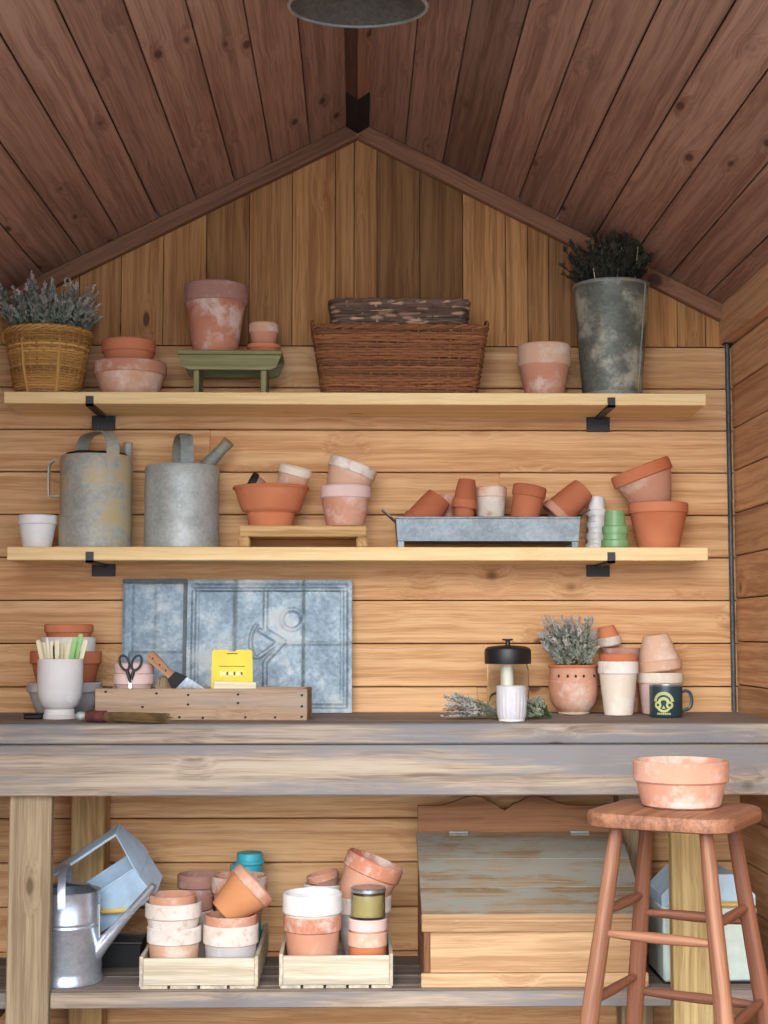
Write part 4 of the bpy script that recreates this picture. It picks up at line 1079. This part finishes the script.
# stacks to the right of it
Y = -.170; k = K(Y)
a = PT('slim lime-white flower pot on the bench, right of the pierced planter', 598, 638, 661, Y, BZ, 13, 28, 'cream', 'lime', 'pale pots at the right of the bench', wall=.003)
b = PT('terracotta-edged pot nested in the slim lime-white pot on the bench', 600, 637, 656, Y, BZ + .02, 8, 22, 'tcpale', 'tc', 'pale pots at the right of the bench', h=50, wall=.003)
settle(b, (a,))
Yb = -.052; kb = K(Yb)
c = PT('terracotta pot standing near the wall behind the slim lime-white pot', 602, 642, 648, Yb, BZ, 11, 30, 'tcdusty', 'tcmauve', 'terracotta pots behind the white one', wall=.003)
e = pot('small terracotta pot with white rim turned over, leaning on the pot behind the white one', at(610, 655, -.036).x, -.036, BZ + .105, 12 * kb, 20 * kb, 9 * kb, 8 * kb, 'tc', 'lime', 'terracotta pots behind the white one', rot=(0, R_(-10), 0), wall=.003, flip=True)
settle(e, (c,))
Y = -.118; k = K(Y)
a = PT('wide pale flower pot with cream rim behind the teal mug', 637, 683, 672, Y, BZ, 11, 36, 'pinkclay', 'cream', 'pale pots at the right of the bench', wall=.0035)
b = pot('pale dusty pot turned upside down on the wide pot behind the mug', at(660, 650, Y).x, Y, BZ + .07, 22 * k, 36 * k, 11 * k, 12.5 * k, 'tcpale', 'tcpale', 'pale pots at the right of the bench', flip=True, rot=(0, R_(-7), 0), wall=.0035)
settle(b, (a,))
# enamel mug
Y = -.245; k = K(Y); X = at(666, 700, Y).x; R1 = 16.2 * k; H = at(665, 685, Y).z - BZ
t = thing('enamel_mug', 'dark teal enamel mug with pale green emblem on the bench', 'mug', (X, Y, BZ + .0006))
mb = MB(); mb.lathe([(0, .002), (R1 - .003, 0), (R1 - .001, .002), (R1, .005), (R1, H - .003), (R1 - .0016, H - .003), (R1 - .0016, .005), (0, .004)], 44); obj('body', mb, 'teal', t)
mb = MB(); mb.lathe([(R1 - .0018, H - .0035), (R1 + .0005, H - .003), (R1 + .0009, H - .001), (R1, H), (R1 - .0018, H - .0005)], 44, True); obj('rim', mb, 'steel', t)
mb = MB(); mb.tube(curve([(R1 - .001, 0, H * .78), (R1 + .010, 0, H * .81), (R1 + .019, 0, H * .72), (R1 + .022, 0, H * .5), (R1 + .017, 0, H * .28), (R1 - .001, 0, H * .2)]), .0026, 8, flat=1.6); obj('handle', mb, 'teal', t)
mb = MB()
def wrap(poly, th=.0003):
    """flat shape wrapped on the mug's front"""
    vs_, n = [], len(poly); c0 = (sum(p[0] for p in poly) / n, sum(p[1] for p in poly) / n)
    for off in (th, -.0001):
        for (u, v) in poly + [c0]:
            a_ = -PI / 2 - .35 + u / R1; vs_.append(((R1 + off) * math.cos(a_), (R1 + off) * math.sin(a_), v))
    fs = []
    for i in range(n):
        j = (i + 1) % n; fs += [(i, j, n), (n + 1 + j, n + 1 + i, 2 * n + 1), (j, i, n + 1 + i, n + 1 + j)]
    mb.add(vs_, fs)
def quad(u0, v0, u1, v1): wrap([(u0, v0), (u1, v0), (u1, v1), (u0, v1)])
S_ = H / 34.0
def arcband(r0, r1, a0, a1, cu, cv, n=10):
    for i in range(n):
        p, q = R_(a0 + (a1 - a0) * i / n), R_(a0 + (a1 - a0) * (i + 1) / n)
        wrap([(cu + r0 * math.cos(p), cv + r0 * math.sin(p)), (cu + r1 * math.cos(p), cv + r1 * math.sin(p)), (cu + r1 * math.cos(q), cv + r1 * math.sin(q)), (cu + r0 * math.cos(q), cv + r0 * math.sin(q))])
arcband(8.0 * S_, 11.2 * S_, 5, 175, 0, 16 * S_, 12)
arcband(3.6 * S_, 6.6 * S_, 15, 165, 0, 15 * S_, 10)
for s in (-1, 1):
    arcband(1.6 * S_, 4.0 * S_, 0, 360, s * 6.2 * S_, 13.2 * S_, 10); arcband(.2 * S_, 1.6 * S_, 200, 340, s * 3.2 * S_, 9 * S_, 5)
wrap([(-2 * S_, 9.5 * S_), (2 * S_, 9.5 * S_), (0, 13 * S_)]); arcband(6 * S_, 8.4 * S_, 205, 335, 0, 14 * S_, 10)
for i in range(7): quad((-7 + i * 2.1) * S_, 3.2 * S_, (-5.6 + i * 2.1) * S_, 5.2 * S_)
obj('emblem', mb, 'emblem', t, False)

# ------------------------------------------------------------------ below the bench: left
# bright watering can
Y = -.338; k = K(Y); X = at(68, 950, Y).x; R1 = 33.5 * k; H = at(68, 884, Y + R1).z - SH
t = thing('watering_can', 'shiny galvanised watering can with long spout below the bench, beside the left leg', 'watering can', (X, Y, SH + .0006))
mb = MB(); mb.lathe([(0, .004), (R1 - .003, .004), (R1 + .001, 0), (R1 + .001, .010), (R1 - .001, .013), (R1 - .002, .026), (R1 - .001, .03), (R1 * .93, H * .60), (R1 * .95, H * .615), (R1 * .93, H * .64), (R1 * .95, H * .66), (R1 * .92, H * .68), (R1 * .9, H - .003), (R1 * .92, H), (R1 * .89, H - .001), (R1 * .89, H * .5), (R1 * .95, .008), (0, .008)], 56); obj('body', mb, 'shiny', t)
n = 22; vs_, fs = [], []
for r_, zz in ((R1 * .9, H - .003), (R1 * .6, H + .010), (R1 * .05, H + .013)):
    vs_ += [(r_ * math.cos(PI * i / n - .1), r_ * math.sin(PI * i / n - .1), zz) for i in range(n + 1)]
for j in range(2):
    for i in range(n): fs.append((j * (n + 1) + i, j * (n + 1) + i + 1, (j + 1) * (n + 1) + i + 1, (j + 1) * (n + 1) + i))
m2 = len(vs_); mb = MB(); mb.add(vs_ + [(v[0], v[1], v[2] - .0015) for v in vs_], fs + [tuple(m2 + i for i in reversed(f)) for f in fs]); obj('top_cover', mb, 'shiny', t)
mb = MB(); pts = []
for i in range(13):
    a_ = PI * i / 12; pts.append((Vector((-.018 + .024 * (1 - i / 12) * 0, -R1 * .93 * math.cos(a_) ** 1 if False else -R1 * .93 * math.cos(a_), H - .03 + .084 * math.sin(a_) ** .8)), (1, 0, .15)))
strap(mb, [((p.x + .016 * (1 - i / 12.0) , p.y, p.z), w_) for i, (p, w_) in enumerate(pts)], .017, .0014); obj('top_handle', mb, 'shiny', t)
mb = MB()
tip = at(154, 885, -.375) - Vector((X, Y, SH)); b0 = Vector((R1 * .86, -.01, .066))
mb.tube([b0 + Vector((-.012, 0, -.010)), b0.lerp(tip, .10), b0.lerp(tip, .5), tip], [.024, .0155, .0098, .0078], 16); obj('spout', mb, 'shiny', t)
mb = MB(); strap(mb, [((R1 * .985, -.012, .05), (0, 1, 0)), ((R1 * .94, -.012, H * .5), (0, 1, 0)), ((R1 * .915, -.012, H * .85), (0, 1, 0))], .006, .0016); obj('seam', mb, 'galv', t)
can3 = t
# black trough
Y = -.072; k = K(Y); XA, XB = at(98, 930, Y).x, at(150, 930, Y).x
t = thing('black_trough', 'low black plant trough standing against the wall below the pale blue trug', 'planter', ((XA + XB) / 2, Y, SH + .0006))
t.location.y = -.170; hgt = .055
mb = open_box(XB - XA, .10, 0, hgt, .003, .006); obj('body', mb, 'blackm', t, False)
mb = MB(); q, w_ = (XB - XA) / 2, .05; mb.tube([(-q, -w_, hgt), (q, -w_, hgt), (q, w_, hgt), (-q, w_, hgt)], .003, 8, closed=True); obj('rim', mb, 'black', t)
trough = t
# pale blue trug
L_, W_, Hb, Hh_ = .25, .125, .085, .078
t = thing('trug', 'pale blue metal trug with strap handle, tipped up behind the shiny watering can', 'trug', at(159, 888, -.200), (R_(20), R_(-33), R_(-13)))
# local: right end bottom at origin, length along -x
mb = MB(); a_, b_ = -L_, 0.0; fl = .010; th = .0015
def tb(x0, x1, y0, y1, z): return [(x0, y0, z), (x1, y0, z), (x1, y1, z), (x0, y1, z)]
vs_ = tb(a_ + fl, b_, -W_ / 2 + fl, W_ / 2 - fl, 0) + tb(a_, b_ + .004, -W_ / 2, W_ / 2, Hb) + tb(a_ + th, b_ + .004 - th, -W_ / 2 + th, W_ / 2 - th, Hb) + tb(a_ + fl + th, b_ - th, -W_ / 2 + fl + th, W_ / 2 - fl - th, th)
fs = [(3, 2, 1, 0), (12, 13, 14, 15)]
for r in range(3):
    for i in range(4): j = (i + 1) % 4; fs.append((4 * r + i, 4 * r + j, 4 * r + 4 + j, 4 * r + 4 + i))
mb.add(vs_, fs); obj('body', mb, 'blue', t, False)
mb = MB(); mb.tube(tb(a_, b_ + .004, -W_ / 2, W_ / 2, Hb), .0025, 8, closed=True); obj('rolled_edge', mb, 'blue', t)
for s, xx in ((1, .0045), (-1, a_ - .0025)):
    mb = MB()
    vv = [(xx, -W_ / 2 + .002, Hb - .02), (xx, W_ / 2 - .002, Hb - .02), (xx, W_ / 2 - .002, Hb + .004), (xx, .027, Hb + Hh_), (xx, -.027, Hb + Hh_), (xx, -W_ / 2 + .002, Hb + .004)]
    v2_ = vv + [(p[0] + .002, p[1], p[2]) for p in vv]; n = 6
    mb.add(v2_, [tuple(reversed(range(n))), tuple(range(n, 2 * n))] + [(i, (i + 1) % n, n + (i + 1) % n, n + i) for i in range(n)]); obj('end_plate', mb, 'blue', t, False)
mb = MB(); mb.box(a_ - .002, .0064, -.028, .028, Hb + Hh_ + .0002, Hb + Hh_ + .006, 0, 1, .001); obj('strap_handle', mb, 'blue', t, False)
mb = MB(); mb.tube([(-.131, -W_ / 2 - .002, .052), (-.057, -W_ / 2 + .001, .004)], .006, 10); obj('wooden_grip', mb, 'woodyellow', t)
settle(t, (trough,))
trug = t

# crates
def crate(label, x0, x1, yb, depth, hpx, Yf, slots):
    k = K(Yf); XA, XB = at(x0, yb, Yf).x, at(x1, yb, Yf).x; hw = (XB - XA) / 2; h = hpx * k
    t = thing('seed_crate', label, 'crate', ((XA + XB) / 2, Yf + depth / 2, SH + .0006), group='pale crates below the bench')
    for s in (-1, 1):
        mb = MB(); mb.box(-hw + .0085, hw - .0085, s * (depth / 2 - .004) - .004, s * (depth / 2 - .004) + .004, .007, h, 0, 1, .001); obj('end_board', mb, 'crate', t, False)
        mb = MB(); mb.box(s * (hw - .004) - .004, s * (hw - .004) + .004, -depth / 2, depth / 2, .004, h + .004, 1, .95, .001); obj('side_board', mb, 'crate', t, False)
    mb = MB(); n = slots; w_ = (2 * hw) / n
    for i in range(n): mb.box(-hw + i * w_ + .003, -hw + (i + 1) * w_ - .003, -depth / 2, depth / 2, 0, .0065, 1, .9)
    obj('bottom_slats', mb, 'crate', t, False)
    return t
CL = crate('pale wooden seed crate full of pots, beside the shiny watering can', 139, 258, 987, .375, 29, -.425, 4)
CR = crate('pale wooden seed crate full of pots, left of the sloping-lid box', 279, 393, 985, .250, 31, -.425, 5)
ZF = SH + .0082
G = 'pots in the left seed crate'
Y = -.350; k = K(Y)
a = PT('lime-white pot at the front left of the left crate, bottom of its stack', 148, 201, 920, Y, ZF, 16, 44, 'tcpale', 'lime', G, wall=.0035)
b = PT('lime-white pot nested second in the front left stack of the left crate', 146, 201, 911, Y, a.location.z + .012, 15, 40, 'lime', 'lime', G, h=42, wall=.0035)
set_top(b, 173, 908, Y + .06, (a,))
c = PT('orange terracotta pot on top of the front left white stack', 150, 196, 891, Y, b.location.z + .02, 16, 33, 'tc', 'tcdusty', G, h=42, wall=.0035)
set_top(c, 173, 890, Y + .05, (b,))
a = PT('grey-white pot at the front right of the left crate, bottom of its stack', 204, 258, 918, Y, ZF, 19, 46, 'greyclay', 'lime', G, wall=.0035)
b = PT('pinkish pot nested in the grey-white pot under the tipped orange pot', 206, 256, 913, Y, a.location.z + .015, 14, 40, 'tcpale', 'tcdusty', G, h=44, wall=.0035)
set_top(b, 233, 909, Y + .06, (a,))
c = pot('bright orange terracotta pot tipped over on the front right stack', at(223, 908, Y).x, Y, ZF + .08, 25 * k, 45 * k, 11 * k, 15.5 * k, 'orange', 'tcdusty', G, rot=(R_(-8), R_(47), 0), wall=.0035)
settle(c, (a, b))
front_orange = c
Y = -.215; k = K(Y)
a = PT('whitish pot standing in the second row of the left crate', 168, 213, 905, Y, ZF, 13, 34, 'lime', 'lime', G, wall=.0035)
b = PT('dusty mauve pot with white-stained rim nested in second row of the left crate', 168, 213, 880, Y, a.location.z + .02, 14, 32, 'tcmauve', 'tcmauve', G, h=46, wall=.0035)
settle(b, (a,))
a2 = PT('large white-edged terracotta pot right in the second row of the left crate', 212, 267, 871, Y - .005, ZF, 16, 25, 'tcdusty', 'tclime', G, wall=.004)
Y = -.105; k = K(Y)
a3 = PT('mauve-brown pot at the back left of the left crate', 178, 222, 870, Y, ZF, 13, 34, 'tcmauve', 'tcmauve', G, wall=.0035)
kk = K(-.105)
b1 = pot('turquoise pot turned over at the back right of the left crate, lower of two', at(246, 875, -.105).x, -.105, ZF, 16.4 * kk, 66 * kk, 12 * kk, 15.6 * kk, 'turq', 'turq', G, flip=True, wall=.002)
b1.location.z = ZF
for c_ in list(b1.children): c_.scale.z = (at(253, 864, -.105).z - ZF) / (66 * kk)
b2 = pot('smaller turquoise pot turned over on the other turquoise pot', at(250, 860, -.105).x, -.105, top_of(b1) - .018, 14 * kk, 11 * kk, 4 * kk, 12.6 * kk, 'turq', 'turq', G, flip=True, wall=.002)
b2.location.z = at(253, 864, -.105).z - .004; settle(b2, (b1,), step=.001)

G = 'pots in the right seed crate'
Y = -.350; k = K(Y)
a = PT('dusty pink terracotta pot at the front left of the right crate', 284, 341, 909, Y, ZF, 15, 44, 'tcdusty', 'tclime', G, wall=.0035)
b = PT('white pot nested in the dusty pink pot at the front left of the right crate', 283, 342, 896, Y, a.location.z + .02, 19, 40, 'cream', 'white', G, h=48, wall=.0035)
set_top(b, 312, 895, Y + .06, (a,))
a = PT('small terracotta pot at the front right of right crate, under the amber jar', 348, 387, 927, Y - .01, ZF, 14, 34, 'tc', 'tcpale', G, wall=.003)
b = PT('small pinkish pot nested in the pot under the amber jar', 349, 387, 924, Y - .01, a.location.z + .01, 12, 31, 'tcdusty', 'pinkclay', G, h=36, wall=.003)
set_top(b, 368, 919, Y + .03, (a,))
# amber jar
kj = K(-.36); zj = top_of(b) + .0006
t = thing('preserve_jar', 'small glass jar with silver lid and amber contents in the right crate', 'jar', (b.location.x, b.location.y, zj), group=None)
rj = 17 * kj; hj = 27 * kj
mb = MB(); mb.lathe([(0, 0), (rj - .003, 0), (rj, .004), (rj, hj - .006), (rj - .003, hj), (rj - .005, hj), (rj - .0025, hj - .008), (rj - .0025, .004), (0, .003)], 36); obj('glass', mb, 'jglass', t)
mb = MB(); mb.lathe([(0, .0035), (rj - .0032, .0045), (rj - .0032, hj * .82), (0, hj * .84)], 30); obj('contents', mb, 'amber', t)
mb = MB(); mb.lathe([(0, hj + .0045), (rj - .001, hj + .0045), (rj + .0005, hj + .003), (rj + .0005, hj - .004), (rj - .001, hj - .005), (rj - .002, hj + .001), (0, hj + .001)], 36); obj('lid', mb, 'steel', t)
b = t
Y = -.242; k = K(Y)
a = PT('large whitish pot at the back of right crate, behind the amber jar', 334, 391, 890, Y, ZF, 16, 30, 'greyclay', 'lime', G, wall=.0035)
c = pot('crusty terracotta pot leaning right, on top of the large whitish pot', at(358, 880, Y).x, Y, a.location.z + .10, 29 * k, 48 * k, 15 * k, 22 * k, 'tcdusty', 'tclime', G, rot=(0, R_(22), 0), wall=.0035)
settle(c, (a,))
Y = -.108; k = K(Y)
a = PT('tall white pot on the lower shelf close behind the right crate', 304, 344, 880, Y, SH + .0002, 14, 30, 'lime', 'white', G, wall=.003)
c = pot('dusty terracotta pot leaning in the tall white pot behind the right crate', a.location.x + 5 * k, Y, a.location.z + .125, 16 * k, 30 * k, 8 * k, 10 * k, 'tcmauve', 'tcdusty', G, rot=(0, R_(-14), 0), wall=.003)
settle(c, (a,))

# sloping-lid box
Yf = -.425; X0, X1 = at(424, 985, Yf).x, at(646, 985, Yf).x; W_ = X1 - X0; Yk = -.115; DP = Yk - Yf
t = thing('slope_lid_box', 'worn wooden box with sloping grey lid and scalloped back, below the bench', 'box', (X0, Yf, SH + .0006))
kf = K(Yf); z1 = (985 - 931) * kf; zl0 = (985 - 917) * kf; zl1 = at(520, 832, Yk).z - SH
mb = MB(); mb.box(-.006, W_ + .006, -.002, .012, 0, .030, 0, 1.05, .002); obj('plinth', mb, 'box', t, False)
mb = MB(); mb.box(.014, W_ - .014, .004, .014, .031, z1, 0, 1.0, .001); obj('front_panel', mb, 'box', t, False)
for xa in (.0, W_ - .0135):
    mb = MB(); mb.box(xa, xa + .0135, .002, .014, .031, z1, 2, .85, .001); obj('stile', mb, 'boxdark', t, False)
for xa in (0, W_ - .012):
    poly = [(.0145, 0.0), (DP, 0.0), (DP, zl1 - .014), (.0145, z1 - .002)]
    mb = MB(); mt = Matrix.Translation((xa, 0, 0)) @ Matrix(((0, 1, 0, 0), (1, 0, 0, 0), (0, 0, 1, 0), (0, 0, 0, 1)))
    mb.prism(poly, 0, .012, mt, 0, .9); obj('side_panel', mb, 'boxdark', t, False)
mb = MB(); zsh = at(440, 806, Yk).z - SH; zpk = at(478, 796.5, Yk).z - SH; zdp = at(503, 811, Yk).z - SH
poly = [(0, .0), (W_, .0), (W_, zsh)]; n = 44
for i in range(n + 1):
    u = 1 - i / n; x_ = u * W_; q = abs(u - .43) * 2     # q 0 centre, 1 edge
    if q < .12: zz = zdp + (zpk - zdp) * sm(q, .0, .12) * .55
    elif q < .26: zz = zdp + (zpk - zdp) * (.55 + .45 * sm(q, .12, .26))
    elif q < .66: zz = zpk + (zsh - zpk) * sm(q, .30, .66)
    else: zz = zsh
    poly.append((x_, zz))
poly.append((0, zsh)); P2 = [poly[0]]
for p in poly[1:]:
    if (Vector(p) - Vector(P2[-1])).length > 1e-5: P2.append(p)
mb.prism(P2, DP + .0005, DP + .016); obj('back_board', mb, 'boxdark', t, False)
sl = math.atan2(zl1 - zl0, DP - .0); Lr = math.hypot(zl1 - zl0, DP)
mt = Matrix.Translation((0, -.006, zl0)) @ Matrix.Rotation(sl, 4, 'X')
mb = MB(); nb = 3; lw = Lr / nb
for i in range(nb): mb.box(-.004, W_ + .004, i * lw + .0004 + .012 * (i == 0), (i + 1) * lw - .0004, -.014, 0, 0, (1.0, 1.02, .98)[i], .001, mt)
lid_ = obj('lid', mb, 'lid', t, False)
mb = MB(); mb.box(-.005, W_ + .005, -.012, .012, -.030, .0005, 0, 1.0, .002, mt); obj('lid_batten', mb, 'box', lid_, False)
for f in (.2, .8):
    mb = MB(); mb.box(f * W_ - .022, f * W_ + .022, Lr - .014, Lr - .004, .0, .0018, 0, 1, 0, mt); mb.tube([mt @ Vector((f * W_ - .022, Lr - .003, .002)), mt @ Vector((f * W_ + .022, Lr - .003, .002))], .0022, 8); obj('hinge', mb, 'galv', lid_, False)

# mint bin
Yf = -.375; kb = K(Yf); XA, XB = at(662, 978, Yf).x, at(756, 978, Yf).x; W_ = XB - XA; hw = W_ / 2; dp = .17
hz1 = (978 - 905) * kb; hz2 = at(708, 872, Yf + .03).z - SH
t = thing('mint_bin', 'pale mint enamel bin with wooden-handled lid on the lower shelf behind the stool', 'bin', ((XA + XB) / 2, Yf + dp / 2, SH + .0006))
t.location.y = -.395 + dp / 2
# behind the golden leg
mb = MB(); mb.box(-hw, hw, -dp / 2, dp / 2, 0.003, hz1, 0, 1, .005); obj('body', mb, 'mint', t)
mb = MB(); mb.box(-hw - .001, hw + .001, -dp / 2 - .001, dp / 2 + .001, 0, .0028); obj('base_band', mb, 'blackm', t)
mb = MB(); poly = [(-hw, hz1 + .0006), (hw, hz1 + .0006), (hw, hz1 + (hz2 - hz1) * .35), (hw - .045, hz2), (-hw + .045, hz2), (-hw, hz1 + (hz2 - hz1) * .35)]
mb.prism(poly, -dp / 2 + .012, dp / 2 - .004); lid_ = obj('lid', mb, 'blue', t, False)
mb = MB(); mb.box(-hw * .55, hw * .75, -dp / 2 - .010, -dp / 2 + .004, hz1 + .001, hz1 + .012, 0, 1, .003); obj('handle', mb, 'woodyellow', lid_)

# ------------------------------------------------------------------ stool and bowl pot
SX, SY, SZ = at(675, 815, -.82).x, -.82, 0.711
t = thing('wooden_stool', 'reddish wooden stool with turned legs standing in front of the bench', 'stool', (SX, SY, 0), (0, 0, 0))
ph = R_(15)
ax_f = Vector((math.sin(ph), -math.cos(ph), 0)); ax_l = Vector((-math.cos(ph), -math.sin(ph), 0))
dirs = {'l': ax_l, 'f': ax_f, 'r': -ax_l, 'b': -ax_f}
def legpt(q, z):
    r = .122 + .172 * (SZ - .03 - z); return dirs[q] * r + Vector((0, 0, z))
# seat: rounded square with corners over the legs, glued from boards
rm = Matrix.Rotation(ph + PI / 4, 4, 'Z')
ctr = rrect(.288, .288, .062, 96); mb = MB()
prof = [(-.010, SZ - .030), (-.002, SZ - .027), (0, SZ - .018), (0, SZ - .010), (-.003, SZ - .003), (-.010, SZ)]
vs_, fs = [], []; n = 96
for o_, z_ in prof:
    vs_ += [Vector((p.x + nn.x * o_, p.y + nn.y * o_, z_)) for p, nn in ctr]
for j in range(len(prof) - 1):
    for i in range(n): fs.append((j * n + i, j * n + (i + 1) % n, (j + 1) * n + (i + 1) % n, (j + 1) * n + i))
fs += [tuple(reversed(range(n))), tuple((len(prof) - 1) * n + i for i in range(n))]
mb.add(vs_, fs, rm, 0, 1.0); seat = obj('seat', mb, 'stool', t)
for q in 'lfrb':
    mb = MB(); pts = [legpt(q, z_) for z_ in (SZ - .031, SZ - .10, SZ - .25, SZ - .38, SZ - .52, .06, 0.001)]
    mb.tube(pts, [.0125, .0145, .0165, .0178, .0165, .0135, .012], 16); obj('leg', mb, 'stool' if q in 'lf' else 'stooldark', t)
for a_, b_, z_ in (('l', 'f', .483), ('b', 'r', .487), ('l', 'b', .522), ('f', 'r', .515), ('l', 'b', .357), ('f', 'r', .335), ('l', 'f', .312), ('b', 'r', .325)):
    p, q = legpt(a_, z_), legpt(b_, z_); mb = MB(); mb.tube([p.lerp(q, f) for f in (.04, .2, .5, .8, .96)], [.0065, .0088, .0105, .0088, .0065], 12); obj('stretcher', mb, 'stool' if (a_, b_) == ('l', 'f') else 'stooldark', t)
X = at(681, 790, -.80).x
kb = K(-.84)
pot('wide pinkish terracotta bowl pot standing on the wooden stool', X, -.80, SZ, 47.5 * kb, (at(681, 758, -.84 + .09).z - SZ), 21 * kb, 39 * kb, 'tcbowl', 'tcbowl', None, seg=56, wall=.007)

# ------------------------------------------------------------------ lamp under the ridge
YL = -1.02; R1 = 72 * K(YL); XL = at(358, -8, YL).x; zr = at(358, 7, YL).z
t = thing('pendant_lamp', 'round grey metal lamp shade hanging under the roof ridge', 'lamp', (XL, YL, zr), (R_(7), 0, 0))
mb = MB(); mb.lathe([(.018, .072), (.03, .066), (R1 * .55, .040), (R1 * .9, .010), (R1 - .001, .0), (R1 - .003, .001), (R1 * .88, .009), (R1 * .54, .037), (.028, .062), (.018, .062)], 56, True); obj('shade', mb, 'lampm', t)
mb = MB(); mb.lathe([(R1 - .004, -.002), (R1 + .001, -.002), (R1 + .002, .001), (R1, .003), (R1 - .004, .002)], 56, True); obj('rim', mb, 'galv', t)
mb = MB(); mb.lathe([(0, .036), (R1 * .40, .036), (R1 * .44, .040), (.02, .062), (0, .062)], 40); obj('diffuser', mb, 'lampm', t)
zc_ = ZR - .036 - zr
mb = MB(); mb.lathe([(0, .06), (.019, .06), (.019, max(.085, .075)), (.006, .095), (0, .095)], 24); obj('cap', mb, 'black', t)
mb = MB(); mb.tube([(0, 0, .09), (0, 0, max(zc_, .1))], .003, 8); obj('cord', mb, 'black', t)
print('RIDGE', ZR, 'eave', ZE, 'WX', WX, 'lamp z', zr, 'BZ', BZ, 'ZU', ZU, 'ZL', ZL, 'ANG', math.degrees(ANG))
